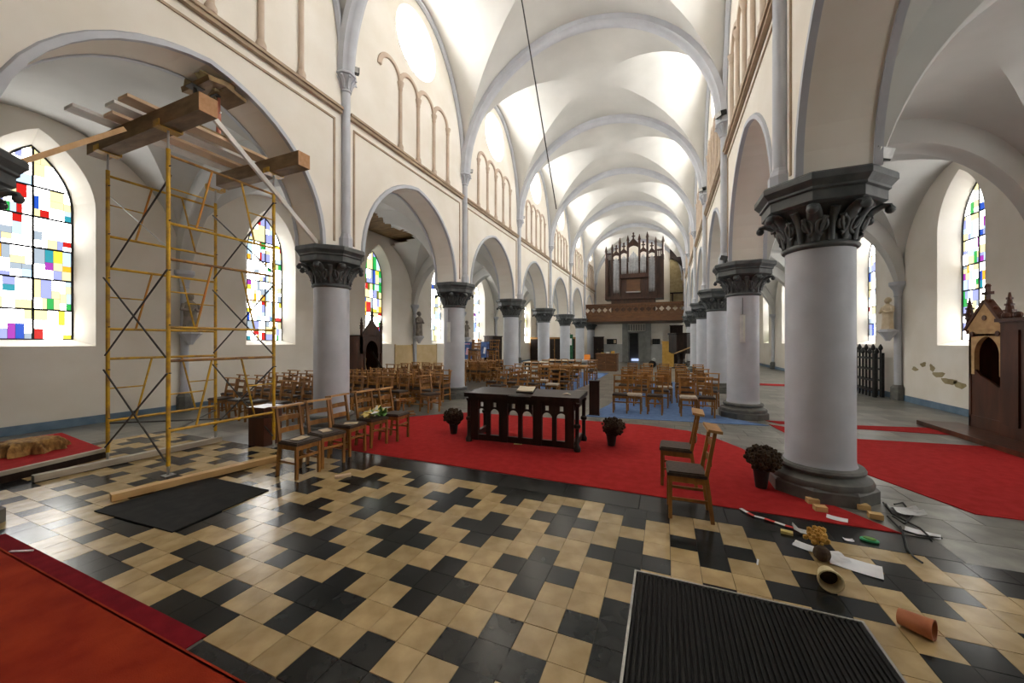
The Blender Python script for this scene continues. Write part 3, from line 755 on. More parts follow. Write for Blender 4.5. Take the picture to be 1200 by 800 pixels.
st = struct(MB().box(-5.5,1.1,YB+.1,1.08,.001,.165).build('trim_3','stone_black'))
cs = MB(); cs.box(-5.45,1.05,-2.5,1.09,.166,.176); cs.box(-5.45,1.05,1.081,1.10,.002,.176); cs.obox((-2.2,1.125,.012),(6.5,.07,.02),(.3,0,0))
tag(cs.build('step_carpet','carpet_orange'),'bright orange-red carpet draped over the altar step','carpet')
carpet('door_mat', [(-5.43,1.85),(-4.17,1.92),(-4.30,2.90),(-5.45,2.88)], 'mat_black', 'flat black mat on the tiles beside the yellow plank', .012, 'mat')
gm = thing('ribbed_mat','black ribbed entrance mat in a thin metal frame let into tiles','mat',(0,0,.001))
MB().box(-.2,1.12,1.0,2.93,0,.004).build('mat_backing','rubber',gm)
fm = MB(); fm.box(-.215,-.2,.985,2.945,0,.02); fm.box(1.12,1.135,.985,2.945,0,.02); fm.box(-.2,1.12,2.93,2.945,0,.02); fm.box(-.2,1.12,.985,1.0,0,.02); fm.build('mat_frame','alu',gm)
rb = MB().extr([(-.011,0),(.011,0),(.007,.012),(-.007,.012)],lambda p:(p[0],1.0,.004+p[1]),lambda p:(p[0],2.93,.004+p[1])).mesh('rib','rubber')
for i in range(44): link('rib',rb,gm,(-.2+.015+i*.03,0,0))

# ------------------------------------------------------------------ scaffold tower
SX0,SX1,SY0,SY1=-7.6,-6.02,2.73,4.14
t = thing('scaffold_tower','yellow steel scaffold tower with dark cross braces under the broken arch','scaffold',(0,0,0))
for x in (SX0,SX1):
    for y in (SY0,SY1):
        p = MB().tube((x,y,.12),(x,y,4.28),.024,10).build('post','scaf_yellow',t,smooth=True)
        MB().tube((x,y,.0),(x,y,.14),.017,8).box(x-.06,x+.06,y-.06,y+.06,0,.008).build('foot_jack','steel',p)
        MB().tube((x,y,4.26),(x,y,4.52),.014,8).build('head_jack','steel',p)
        u = MB(); u.box(x-.07,x+.07,y-.13,y+.13,4.515,4.525); u.box(x-.07,x+.07,y-.13,y-.12,4.52,4.60); u.box(x-.07,x+.07,y+.12,y+.13,4.52,4.60); u.build('fork_head','scaf_yellow',p)
        for z in (.62,1.34,1.97,2.69,3.34,4.05): MB().tube((x,y,z),(x+.06,y,z),.008,6).build('brace_pin','brace',p)
L_=SY1-SY0
for x in (SX0,SX1):
    for zt,zb in ((1.5,.58),(2.84,1.94),(4.2,3.31)):
        fr_ = MB().tube((x,SY0,zt),(x,SY1,zt),.019,8).build('top_rail','scaf_rust' if x==SX1 else 'scaf_yellow',t,smooth=True)
        MB().tube((x,SY0,zb),(x,SY1,zb),.019,8).build('bottom_rail','scaf_yellow',t,smooth=True)
        for sg in (0,1):
            ya=SY0+L_*(.36 if not sg else .64); yb=SY0+L_*(.22 if not sg else .78); ye=SY0 if not sg else SY1
            MB().tube((x,ya,zt),(x,yb,zb),.014,8).build('strut','scaf_orange' if (sg==0 and zt!=1.5) else 'scaf_yellow',t,smooth=True)
            zm=(zt+zb)/2+.02; MB().tube((x,ye,zm),(x,(ya+yb)/2,zm),.010,8).build('rung','scaf_yellow',t,smooth=True)
for y in (SY0,SY1):
    for z0,z1 in ((.2,1.34),(1.55,2.69),(2.9,4.05)):
        if y==SY0 and z0==2.9:
            MB().tube((SX0,y+.03,2.85),(SX1,y+.03,3.95),.012,6).build('cross_brace','brace',t); MB().tube((SX0,y+.03,3.9),(SX1,y+.03,2.95),.006,6).build('cross_brace','steel',t); continue
        MB().tube((SX0,y-.03,z0),(SX1+.04,y-.03,z1),.012,6).build('cross_brace','brace',t)
        MB().tube((SX0,y-.045,z1),(SX1+.04,y-.045,z0),.012,6).build('cross_brace','brace',t)
MB().tube((SX0,SY0,.55),(SX1,SY1,.5),.012,6).build('floor_brace','brace',t); MB().tube((SX0,SY1,.5),(SX1,SY0,.55),.012,6).build('floor_brace','brace',t)
BZ=4.53
def bigbeam(x0,x1,y,lab,dz=0):
    b=thing('timber_beam',lab,'beam',((x0+x1)/2,y,BZ),0,'heavy beams on the scaffold'); h=(x1-x0)/2
    MB().box(-h,h-.012,-.1,.1,0,.22).build('beam','timber',b); MB().box(h-.012,h,-.1,.1,0,.22).build('end_grain','timber_end',b); return b
bigbeam(-7.95,-5.15,SY0,'thick square timber beam on the scaffold, farther from the column capital')
bigbeam(-7.4,-5.3,SY1,'thick square timber beam on the scaffold, nearer the column capital')
for i,(x,y0,y1,m,lab) in enumerate(((-7.08,2.18,4.45,'timber_white','whitish scaffold plank, outermost toward the stained-glass window'),(-6.82,2.45,4.4,'timber_pale','pale scaffold plank, second from the stained-glass window'),
        (-6.50,2.35,4.5,'timber_white','whitish scaffold plank with pale paint, third from the stained-glass window'),(-6.18,2.35,4.55,'timber_pale','pink-tinted scaffold plank standing under the red props'))):
    tag(MB().box(x-.115,x+.115,y0,y1,BZ+.221,BZ+.262).build('scaffold_plank',m),lab,'plank','planks across the scaffold beams')
for i,y in enumerate((3.12,3.42)):
    x=-6.20
    p=thing('steel_prop',('dark-topped red steel prop, farther from the column','pinkish red steel prop, nearer the column')[i],'prop',(x,y,BZ+.262),0,'props under the arch')
    tp=(5.38,5.42)[i]-BZ-.262
    MB().box(-.13,.13,-.16,.16,.0,.03).build('sole_plate','timber',p)
    MB().tube((0,0,.03),(0,0,tp*.62),.030,10).build('outer_tube','prop_red',p,smooth=True)
    MB().tube((0,0,tp*.6),(0,0,tp-.012),.022,10).build('inner_tube','prop_red' if i else 'brace',p,smooth=True)
    MB().box(-.08,.08,-.08,.08,tp-.012,tp).build('head_plate','brace',p)
    MB().tube((-.05,0,tp*.62),(.06,0,tp*.62),.01,6).build('pin','steel',p)
pk=thing('packing_timber','block of packing timber and broken masonry wedged under the arch','timber',(-6.18,3.27,5.40))
MB().obox((0,0,.06),(.66,.34,.07),(0.22,0,0)).build('board','timber',pk)
MB().obox((.10,.20,.02),(.45,.28,.05),(-.25,0,0)).build('board','timber',pk)
for i in range(16):
    MB().obox((random.uniform(-.28,.28),random.uniform(-.16,.16),random.uniform(.09,.17)),(random.uniform(.08,.2),random.uniform(.08,.16),random.uniform(.06,.11)),(random.random(),random.random(),random.random())).build('broken_brick','rubble',pk)
p0,p1=wx(252,140,-6.05),Vector((-5.95,4.93,3.56))
tag(MB().beam(p0,p1,.05,.07).build('raking_lath','timber_white'),'long slanting lath from the scaffold planks down to the column capital','lath')
tag(MB().beam(wx(18,192,-6.0),wx(146,151,-6.0),.03,.05).build('thin_lath','rope'),'thin orange lath reaching from a capital to the scaffold beam','lath')
tag(MB().beam((-5.62,2.04,.045),(-5.27,3.68,.045),.11,.075).build('yellow_plank','timber_gold'),'golden wooden plank lying along the edge of the flat black mat','plank')
tag(MB().beam((-7.26,1.94,.05),(-7.2,4.0,.05),.10,.08).build('grey_plank','timber_grey'),'weathered grey beam lying on the floor under the scaffold','plank')

# ------------------------------------------------------------------ chairs
def chair_proto(seatmat):
    t = thing('church_chair','x','chair')
    MB().box(-.18,.18,-.19,.165,.425,.455).box(-.165,.165,-.175,.15,.455,.468).build('seat',seatmat,t)
    ap=MB(); ap.box(-.165,.165,-.170,-.150,.365,.425); ap.box(-.170,-.150,-.165,.165,.365,.425); ap.box(.150,.170,-.165,.165,.365,.425); ap.box(-.165,.165,.145,.165,.365,.425); ap.build('seat_frame','oak',t)
    for s in (-1,1):
        MB().beam((s*.160,-.160,0),(s*.160,-.160,.425),.034,.034).build('leg','oak',t)
        m=MB(); m.beam((s*.160,.215,0),(s*.160,.160,.44),.034,.036); m.beam((s*.160,.160,.44),(s*.160,.235,.875),.034,.036,.030,.03); m.build('back_post','oak',t)
        MB().beam((s*.160,-.160,.2),(s*.160,.2,.2),.018,.026).build('stretcher','oak',t)
    MB().beam((-.160,-.160,.27),(.160,-.160,.27),.018,.03).build('stretcher','oak',t)
    for z,y in ((.58,.20),(.735,.218)):
        m=MB(); m.beam((-.160,y,z),(0,y+.02,z),.016,.065); m.beam((0,y+.02,z),(.160,y,z),.016,.065); m.build('slat','oak',t)
    MB().obox((0,.235,.89),(.375,.125,.026),(-.12,0,0)).build('top_rail','oak_light',t)
    return t
protos={m:chair_proto(m) for m in ('seat_brown','seat_pale')}
used=set()
ORD=('first','second','third','fourth','fifth','sixth','seventh','eighth')
def chair(x,y,rz,label,group=None,seat='seat_brown',z=0,rot=None):
    pr=protos[seat]
    if seat in used: c=copy_tree(pr)
    else: c=pr; used.add(seat)
    c.location=(x,y,z); c.rotation_euler=rot if rot else (0,0,rz)
    c['label']=label; c['category']='chair'
    if group: c['group']=group
    elif 'group' in c: del c['group']
    return c
J=lambda a: random.uniform(-a,a)
ROW=('nearest the yellow scaffold tower','second from the scaffold tower','third from the scaffold tower','with the bouquet heap on it','at the carpet end of the row')
for i,(px,py) in enumerate(((347.5,563.5),(379,549.5),(411,537),(436,526),(462,518))):
    p=fl(px,py); chair(p.x-.19+(0,.03,-.04,.02,.05)[i],p.y+.19,PI/2+(-.02,-.16,.05,-.12,.08)[i],'wooden ladder-back chair in the row by the tiles, '+ROW[i],'row of chairs facing the altar table',z=0 if i<2 else .0085)
chair(.2,4.16,-PI/2+.04,'brown-seated wooden chair standing half on the tiles beside red carpet')
chair(.13,5.0,-PI/2-.03,'brown-seated wooden chair on the red carpet, back to the dried plant',z=.0085)
# left aisle, behind the scaffold
for r,y in enumerate((5.2,5.95,6.65)):
    for k in range(6):
        if r==0 and k<1: continue
        chair(-10.1+k*.6+J(.05),y+J(.06)+k*.05,J(.12),'prayer chair seen through the scaffold, %s aisle row, %s from the window wall'%(ORD[r],ORD[k]),'aisle chairs behind the scaffold')
for k in range(2): chair(-10.3+k*.6,7.5+J(.05),J(.1),'prayer chair alone behind the aisle rows, %s from the window wall'%ORD[k],'aisle chairs behind the scaffold')
# stacked rows between the first two columns
for r,y in enumerate((7.65,8.35,9.05)):
    for k in range(6):
        x=-9.0+k*.5+r*.2; yy=y+k*.04
        chair(x,yy,J(.06),'chair in %s row between scaffold column and next, %s from the window wall'%(ORD[r],ORD[k]),'lower chairs of the upturned stack')
        if r>0: chair(x,yy,0,'upside-down chair on the %s row between two columns, %s from the window wall'%(ORD[r],ORD[k]),'upturned stacked chairs',z=.937,rot=(PI,0,J(.06)))
for k,(x,y,a) in enumerate(((-6.35,7.0,.2),(-5.85,8.35,-.1),(-5.45,7.75,1.2))): chair(x,y,a,('wooden chair at the stack front, ahead of the toppled chair','wooden chair behind the toppled chair','small wooden chair turned aside next to the thick column base')[k])
q=fl(487,487); chair(q.x-.1,q.y+.1,0,'wooden chair toppled onto its side by the grey column',rot=(0,-PI/2,.75),z=.206)
# aisle rows before the tan panels
for r in range(3):
    for k in range(5):
        chair(-9.6+k*.55+J(.04),10.9+r*.75+J(.06),J(.12),'aisle chair before the tan panels, %s row, %s from the window wall'%(ORD[r],ORD[k]),'aisle chairs before the tan panels')
for k in range(4):
    for r in range(3):
        for h in range(3):
            x,y=-8.7+k*.5+.04*r,14.3+r*.75; w_='%s pile from window wall, %s row'%(ORD[k],ORD[r])
            if h==0: chair(x,y,PI+J(.05),'bottom chair of tall piles by posters, '+w_,'tall chair stack, bottom layer')
            elif h==1: chair(x,y,0,'upturned chair in tall piles by posters, '+w_,'tall chair stack, middle layer',z=.937,rot=(PI,0,PI))
            elif (k+r)%2==0: chair(x,y,0,'top chair of tall piles by posters, '+w_,'tall chair stack, top layer',z=.94)
# left nave block behind the altar table
for r,y in enumerate((9.9,10.9,11.9,12.9,13.9,14.9,16.4,17.4)):
    for k in range(4):
        if r==0 and k in (0,3): continue
        if r==5 and k>0: continue
        chair(-5.2+k*.68+J(.08),y+J(.1),J(.12),'prayer chair behind the altar table, %s row, %s from the left columns'%(ORD[r],ORD[k]),'nave chairs behind the altar table','seat_pale' if (k+r)%4==0 else 'seat_brown',z=.0085)
# right nave block: front row placed singly
for i,(px,py,sm) in enumerate(((726,484.5,0),(742.5,485,1),(767.5,486.5,0),(807,489,1),(828,490,0))):
    p=fl(px,py); chair(p.x,p.y+.19,(.05,0,-.03,.03,.04)[i],'prayer chair in front row on blue carpet, %s'%('next to the tall black post','second from the black post, pale seat','third from the black post','fourth from the black post, pale seat','next to the lamp column base')[i],'front row on the blue carpet','seat_pale' if sm else 'seat_brown',z=.0085)
chair(1.12,11.1,-.25,'wooden chair with brown seat pushed close to the lamp column shaft')
for r,y in enumerate((10.7,11.6,12.6,13.8,15.0)):
    for k in range(5):
        if (r==0 and k in (0,4)) or (r==1 and k==4): continue
        chair(-1.15+k*.56+J(.07),y+J(.1),J(.12),'prayer chair on the blue carpet, %s row, %s from the black post side'%(ORD[r+1],ORD[k]),'back rows on the blue carpet','seat_pale' if (k*2+r)%5==0 else 'seat_brown',z=.0085)
for o in list(protos.values()): pass

# ------------------------------------------------------------------ altar table and things on it
def altar():
    t=thing('altar_table','long dark wooden altar table with pierced gothic arcade front on red carpet','table',(-2.24,5.73,.0085),math.radians(3.2))
    W,D,H=.90,.74,.86
    MB().box(-W-.1,W+.1,-.08,D+.1,H-.07,H).build('table_top','wood_dark',t)
    MB().box(-W-.04,W+.04,-.03,D+.04,H-.11,H-.07).build('top_moulding','wood_dark',t)
    def panel(y,name):
        f=lambda p:(p[0],y,p[1]); b=lambda p:(p[0],y+.05,p[1])
        MB().box(-W,W,y,y+.05,.04,.14).build('bottom_rail','wood_dark',t)
        xs=[-W+.10+i*.2833 for i in range(7)]
        MB().box(-W,W,y,y+.05,.70,H-.11).build('top_rail','wood_dark',t)
        for i,x in enumerate((-W+.07,-W/3,W/3,W-.07)):
            w=.07 if i in (0,3) else .075
            MB().box(x-w,x+w,y-.01,y+.06,.04,H-.11).build('stile','wood_dark',t)
        for bx in (-W*2/3+.02,0,W*2/3-.02):
            MB().box(bx-.035,bx+.035,y,y+.05,.14,.70).build('mullion','wood_dark',t)
            for sgn in (-1,1):
                cx=bx+sgn*.12; hw=.085
                ap=[(-a,z) for a,z in parch(hw,.09,5)]
                m=MB()
                zs=.50
                for p,q in zip(ap,ap[1:]):
                    for yy in (y+.005,y+.045): m.add([(cx+p[0],yy,zs+p[1]),(cx+q[0],yy,zs+q[1]),(cx+q[0],yy,.615),(cx+p[0],yy,.615)],[(0,1,2,3)])
                    m.add([(cx+p[0],y+.005,zs+p[1]),(cx+q[0],y+.005,zs+q[1]),(cx+q[0],y+.045,zs+q[1]),(cx+p[0],y+.045,zs+p[1])],[(0,1,2,3)])
                m.box(cx-.085,cx-.03,y+.005,y+.045,.615,.70); m.box(cx+.03,cx+.085,y+.005,y+.045,.615,.70)
                m.build('tracery','wood_dark',t)
    panel(0,'front'); MB().box(-W,W,D-.05,D,.66,H-.11).build('rear_rail','wood_dark',t)
    for s in (-1,1):
        MB().box(s*W-.03,s*W+.03,.06,D-.06,.04,.14).build('side_rail','wood_dark',t); MB().box(s*W-.03,s*W+.03,.06,D-.06,.64,H-.11).build('side_rail','wood_dark',t)
        for y in (.02,D-.02):
            MB().lathe([(.055,0),(.06,.05),(.045,.08),(.032,.1),(.032,.36),(.055,.38),(.055,.42),(.032,.44),(.032,H-.16),(.05,H-.13),(.05,H-.1)],12,(s*(W+.05),y,0)).build('corner_column','wood_dark',t,smooth=True)
    return t
altar()
TZ=.8686
def ontable(px,py): return fl(px,py,TZ)
p=ontable(617,460); b=thing('open_book','open book with cream pages lying on a stand on the altar table','book',(p.x,p.y,TZ),.1)
MB().obox((0,-.02,.045),(.30,.22,.02),(.25,0,0)).build('cover','wood_dark',b); MB().obox((-.07,-.02,.065),(.14,.21,.025),(.25,.06,0)).build('page_block','book_page',b); MB().obox((.07,-.02,.065),(.14,.21,.025),(.25,-.06,0)).build('page_block','book_page',b)
MB().obox((0,.07,.03),(.2,.02,.06),(0,0,0)).build('stand','wood_dark',b)
p=ontable(609,464.5); tag(MB().obox((p.x,p.y,TZ+.006),(.36,.14,.012),(0,0,.1)).build('altar_folder','black'),'flat black folder on the altar table in front of the open book','folder')
p=ontable(664,462.5); m=MB(); m.ptube([(p.x-.06,p.y,TZ+.012),(p.x,p.y+.01,TZ+.02),(p.x+.07,p.y-.02,TZ+.014)],[.012,.03,.01],8,flat=.5); tag(m.build('crumpled_cloth','book_page',smooth=True),'small crumpled cream cloth near the end of the altar table','cloth')
# black post, dark box, kneeler
p=fl(695.5,487); t=thing('wooden_post','tall black wooden pedestal standing alone on the grey paving','pedestal',(p.x,p.y+.13,0),.1)
MB().box(-.115,.115,-.115,.115,0,.80).build('body','wood_dark',t); MB().box(-.125,.125,-.125,.125,.80,.825).build('cap','wood_dark',t); MB().box(-.125,.125,-.125,.125,.0,.03).build('foot','wood_dark',t)
p=fl(297,523); t=thing('wooden_box_stand','dark reddish wooden stand behind the scaffold and chair row','stand',(p.x,p.y+.2,0),.1)
MB().box(-.17,.17,-.17,.17,0,.62).build('body','wood_conf',t); MB().box(-.19,.19,-.19,.19,.62,.65).build('top','wood_conf',t)
p=fl(647,462); t=thing('wooden_box_stand','dark upright box among the nave chairs behind the open book','stand',(p.x,p.y+.9,0))
MB().box(-.2,.2,-.17,.17,0,.72).build('body','wood_dark',t); MB().obox((0,0,.76),(.5,.4,.03),(-.2,0,0)).build('top','oak_light',t)

# ------------------------------------------------------------------ dried plants
def dried_plant(x,y,r,label,lean=(0,0),ph=.17):
    t=thing('dried_plant',label,'plant',(x,y,.008),0,'dried chrysanthemums in dark pots')
    MB().lathe([(.06,0),(.085,ph),(.09,ph),(.09,ph+.02),(.075,ph+.02)],14).build('pot','pot_dark',t,smooth=True)
    MB().tube((0,0,ph),(lean[0]*.5,lean[1]*.5,ph+.1),.03,8).build('stem','mum',t)
    m=MB(); c=Vector((lean[0],lean[1],ph+r*.8))
    m.ball(c,r*.82,14,sz=.8)
    for i in range(240):
        z=random.uniform(-1,1); a=random.uniform(0,2*PI); q=math.sqrt(1-z*z); d=Vector((q*math.cos(a),q*math.sin(a),z*.82))
        m.ball(c+d*r*random.uniform(.78,.98),r*random.uniform(.09,.15),5)
    o=m.build('flower_heads','mum',t,fix=False); o['kind']='stuff'
p=fl(530,509); dried_plant(p.x,p.y+.05,.19,'round dried brown plant in a dark pot between altar table and chair row')
p=fl(716,523); dried_plant(p.x,p.y+.05,.19,'dried brown plant in a dark pot near the tall black post',(.03,0))
p=fl(893,573); dried_plant(p.x-.0,p.y+.04,.19,'dried brown plant in a dark pot at the big column foot',(.02,0),.20)

# ------------------------------------------------------------------ floor litter near the big column
for i,(px,py,a) in enumerate(((953,591,.1),(962,600,.05),(1012,598,.05),(1027,609,-.1))):
    p=fl(px,py); tag(MB().obox((p.x,p.y+.02,.008+.026),(.105,.075,.05),(0,0,a)).build('wood_block','block_wood'),('small wood block on the carpet, left rear of the four','small wood block on the carpet, just in front of its twin')[i] if i<2 else ('small wood block on the carpet against the column plinth','small wood block nearest the white crumpled plastic')[i-2],'block','four wood blocks')
def sheet(px,py,w,h,a,label,z=.003,mat='paper',cat='paper',curl=.012,name='paper_sheet'):
    p=fl(px,py); m=MB(); n=4
    ca,sa=math.cos(a),math.sin(a)
    for k,dz in ((0,0),(1,.0015)):
        for i in range(n+1):
            for j in range(n+1):
                u,v=(i/n-.5)*w,(j/n-.5)*h
                m.v.append((p.x+u*ca-v*sa,p.y+u*sa+v*ca,z+dz+curl*(abs(i/n-.5)*2)**3*((j%2)*.6+.4)))
    q=(n+1)**2
    for i in range(n):
        for j in range(n):
            a0=i*(n+1)+j; m.f.append((a0,a0+1,a0+n+2,a0+n+1)[::-1]); m.f.append((q+a0,q+a0+n+1,q+a0+n+2,q+a0+1)[::-1])
    return tag(m.build(name,mat),label,cat)
sheet(1003,663,.30,.21,-.35,'large white paper sheet on the tiles beside the dried orange flower')
sheet(972,652,.22,.16,.2,'white paper partly under the dried orange flower',.006)
sheet(944,641,.16,.12,-.5,'white paper beyond the dried flower, on the dark tile',.004)
sheet(981,609,.16,.10,-.35,'small white paper on the black stone edge of the carpet',.012)
sheet(1081,625,.22,.12,-.45,'white paper beside the black cables',.004)
sheet(888,659,.012,.09,-.25,'narrow white paper scrap on the cream tile',.003)
sheet(1060,601,.26,.18,.2,'crumpled translucent white plastic by the column plinth',.02,'plastic_white','plastic',.05,'plastic_bag')
sheet(945,626,.20,.09,-.1,'crumpled grey-white plastic bag behind the dried orange flower',.02,'plastic_white','plastic',.06,'plastic_bag')
sheet(994,633,.07,.05,0,'small white wrapper between the flower and the green sponge',.004)
p=fl(922,625); tag(MB().obox((p.x,p.y,.012),(.09,.05,.024),(0,0,-.2)).build('sponge','sponge'),'yellow sponge on the black stone by the striped tape','sponge')
p=fl(1019,634); t=thing('scouring_sponge','green and yellow oval sponge on the tiles','sponge',(p.x,p.y,.001),-.3); MB().lathe([(.06,0),(.065,.01),(.06,.02)],14,sy=.6).build('pad','green',t); MB().lathe([(.045,.02),(.04,.03)],14,sy=.6).build('foam','leafgreen',t)
t=thing('barrier_tape','red and white striped barrier tape lying at the carpet edge','tape',(0,0,.004))
pts=[fl(868,597),fl(876,602),fl(884,606),fl(896,609),(fl(908,613)),fl(920,617),fl(938,622)]
for i,(a,b_) in enumerate(zip(pts,pts[1:])): MB().beam(a+Vector((0,0,.01)),b_+Vector((0,0,.01)),.035,.004).build('stripe',('paper','red_paint')[i%2],t)
# cream pot lying on its side
p=fl(974,692); t=thing('flower_pot','cream plastic flower pot lying on its side, open end facing out','pot',(p.x,p.y+.04,.072),0,rot=(PI/2-.12,.0,-.15))
MB().lathe([(.055,-.06),(.07,.05),(.075,.05),(.075,.075),(.066,.075),(.062,.04),(.05,-.05)],20).build('pot','pot_cream',t,smooth=30); MB().lathe([(.049,-.05),(.052,-.02)],16).build('soil','soil',t)
p=fl(1085,748); t=thing('terracotta_pot','terracotta tube-shaped pot lying on the tiles beside the ribbed mat','pot',(p.x-.015,p.y+.035,.057),0,rot=(PI/2-.06,0,.9))
MB().lathe([(.046,-.085),(.058,.065),(.050,.065),(.038,-.075)],20).build('pot','terracotta',t,smooth=30)
p=fl(962,655); t=thing('dried_flower','dried orange chrysanthemum with its bare root ball, tipped over on papers','flower',(p.x,p.y,.002))
MB().ball((0.0,-.02,.055),.06,10).build('root_ball','soil',t)
m=MB()
for i in range(70):
    d=Vector((J(1),J(.7),J(.6)+.3)); d.normalize(); m.ball(Vector((-.01,.08,.14))+d*random.uniform(.02,.085),random.uniform(.012,.025),5)
for i in range(5): m.tube((0,0,.08),(J(.06),.08,.16+J(.04)),.004,5)
o=m.build('flower_heads','mum_gold',t,fix=False); o['kind']='stuff'
for i,(pts_,lab) in enumerate((([(1035,590),(1045,603),(1062,612),(1078,620),(1092,633)],'black cable running over the white plastic to the papers'),([(1040,606),(1056,622),(1075,628),(1104,632)],'black cable ending on the grey paving slabs'),([(1055,618),(1060,632),(1063,645),(1072,655),(1081,661)],'black cable trailing onto the cream tiles'),([(1048,592),(1058,590),(1070,605),(1060,615),(1046,606)],'coiled black cable beside the column plinth'))):
    pp=[fl(*q)+Vector((0,0,.012)) for q in pts_]
    tag(MB().ptube(pp,.008,6).build('cable','cable',smooth=True),lab,'cable')
p=fl(402,559); tag(MB().obox((p.x,p.y,.018),(.19,.07,.032),(0,0,.9)).build('wood_block','timber_pale'),'pale flat wood block on the tiles near the chair row','block')
p=fl(548,522); tag(MB().obox((fl(607,521).x,fl(607,521).y,.016),(.14,.05,.012),(0,0,.3)).build('brass_scrap','sponge'),'small yellowish scrap at the foot of the altar table','scrap')
tag(MB().obox((fl(25,647).x,fl(25,647).y,.012),(.02,.17,.008),(0,0,-1.1)).build('paper_strip','paper'),'thin white strip on the dark red carpet strip','paper')
# papers and bouquet on the chair row
for (px,py,i) in ((356,535,0),(386,520,1),(410,505,2)):
    q=fl(((347.5,379,411)[i]),((563.5,549.5,537)[i])); tag(MB().obox((q.x-.19,q.y+.19,.475),(.13,.2,.008),(0,0,.2+i)).build('leaflet','statue_cream'),'cream leaflet on the chair seat '+ROW[i],'paper')
q=fl(436,526); t=thing('bouquet','heap of wilted green, yellow and white bouquet on a chair seat','bouquet',(q.x-.15,q.y+.2,.469))
for i in range(26):
    a=random.uniform(0,2*PI); r=random.uniform(.03,.2); mt=random.choice(('leafgreen','Y','Y','plastic_white','paper'))
    c=Vector((r*math.cos(a),r*math.sin(a)*1.1,random.uniform(.03,.14)))
    mt={'Y':'sponge'}.get(mt,mt); ln=random.uniform(.07,.16); dv=Vector((J(1),J(1),J(.3))).normalized()*ln
    MB().ptube([c-dv,c,c+dv],[.012,.05,.008],6,flat=.4).build('leaf' if mt=='leafgreen' else 'petal',mt,t,smooth=True)

# ------------------------------------------------------------------ left platform with heap
t=thing('low_platform','low dark wooden platform topped with red carpet beside the scaffold foot','platform',(0,0,0))
pl=[(-7.42,1.2),(-7.80,2.78),(-9.9,2.98),(-9.9,1.2)]
MB().slab(pl,0,.125).build('platform_body','wood_dark',t)
MB().slab([(p_[0]*.995-.04,p_[1]*.995) for p_ in pl],.126,.14).build('carpet','carpet_red',t)
MB().beam((-7.42,1.2,.125),(-7.8,2.78,.125),.06,.05).build('edge_strip','timber_grey',t)
m=MB(); n=48; prof=[]
for z,r in ((0,.34),(.06,.33),(.12,.30),(.17,.26),(.185,.18),(.17,.08)):
    for k in range(n):
        a=2*PI*k/n; rr=r*(1+.16*math.sin(9*a+z*9)+.07*math.sin(17*a))
        m.v.append((rr*math.cos(a)*.95,rr*math.sin(a)*1.05,z))
for i in range(5):
    for k in range(n): m.f.append((i*n+k,i*n+(k+1)%n,(i+1)*n+(k+1)%n,(i+1)*n+k))
m.f.append(tuple(range(5*n,6*n)))
o=m.build('fur_bundle','fur',None,smooth=50); o.location=(-8.62,2.25,.141); tag(o,'crumpled brown golden cloth bundle on the red platform','cloth')

# ------------------------------------------------------------------ gothic furniture
def gable_poly(w,h): return [(-w,0),(w,0),(0,h)]
def pinnacle(par,x,y,z0,h,r,mat):
    m=MB().lathe([(r,0),(r,h*.4),(r*1.5,h*.42),(r*1.2,h*.48),(r*.25,h)],6,(x,y,z0))
    for i in range(3):
        zz=z0+h*(.55+.15*i); rr=r*(1.3-.35*i)
        m.box(x-rr*1.2,x+rr*1.2,y-.02,y+.02,zz-.015,zz+.02); m.box(x-.02,x+.02,y-rr*1.2,y+rr*1.2,zz-.015,zz+.02)
    m.build('pinnacle',mat,par)
def arch_panel(w,z0,zs,zt,hw,rise,th=.06):
    """flat panel from z0 to zt, pointed opening of half width hw springing at zs (local x,z; y=0..th)"""
    m=MB(); ap=parch(hw,rise,8)
    m.box(-w,-hw,0,th,z0,zt); m.box(hw,w,0,th,z0,zt)
    for p,q in zip(ap,ap[1:]):
        for y in (0,th): m.add([(p[0],y,zs+p[1]),(q[0],y,zs+q[1]),(q[0],y,zt),(p[0],y,zt)],[(0,1,2,3)])
        m.add([(p[0],0,zs+p[1]),(q[0],0,zs+q[1]),(q[0],th,zs+q[1]),(p[0],th,zs+p[1])],[(0,1,2,3)])
    return m
def finial(par,z,mat,y=.03,s=1):
    m=MB(); m.box(-.025*s,.025*s,y-.025,y+.025,z,z+.26*s); m.box(-.10*s,.10*s,y-.025,y+.025,z+.12*s,z+.17*s); m.ball((0,y,z+.27*s),.04*s,6); m.build('cross_finial',mat,par)
# confessional in the right aisle: local -y is its front, facing the nave
cf=thing('confessional','dark carved wooden confessional with pointed gable on a step in right aisle','confessional',(5.56,9.80,0),-PI/2)
MB().box(-.75,3.6,-.62,.02,0,.09).build('step','wood_conf',cf)
MB().box(-.43,.43,.0,.06,.09,.32).build('base_panel','wood_conf',cf)
MB().box(-.43,-.37,.0,.66,.09,1.9).build('side_wall','wood_conf',cf); MB().box(.37,.43,.0,.66,.09,1.9).build('side_wall','wood_conf',cf)
MB().box(-.43,.43,.60,.66,.09,1.9).build('back_wall','wood_conf',cf); MB().box(-.43,.43,.0,.66,1.86,1.9).build('roof','wood_conf',cf)
arch_panel(.43,1.12,1.5,1.98,.29,.36,.07).build('arched_front','wood_carved',cf)
m=MB(); m.extr(gable_poly(.47,.52),lambda p:(p[0],-.02,1.98+p[1]),lambda p:(p[0],.07,1.98+p[1])); m.build('gable','wood_carved',cf)
m=MB()
for x,z in ((0,2.2),(-.3,1.9),(.3,1.9)): m.lathe([(.05,0),(.05,.012)],12,(x,0,0)) if False else m.extr([(x+.05*math.cos(a*PI/4),z+.05*math.sin(a*PI/4)) for a in range(8)],lambda p:(p[0],-.035,p[1]),lambda p:(p[0],-.021,p[1]))
m.build('trefoil','wood_conf',cf)
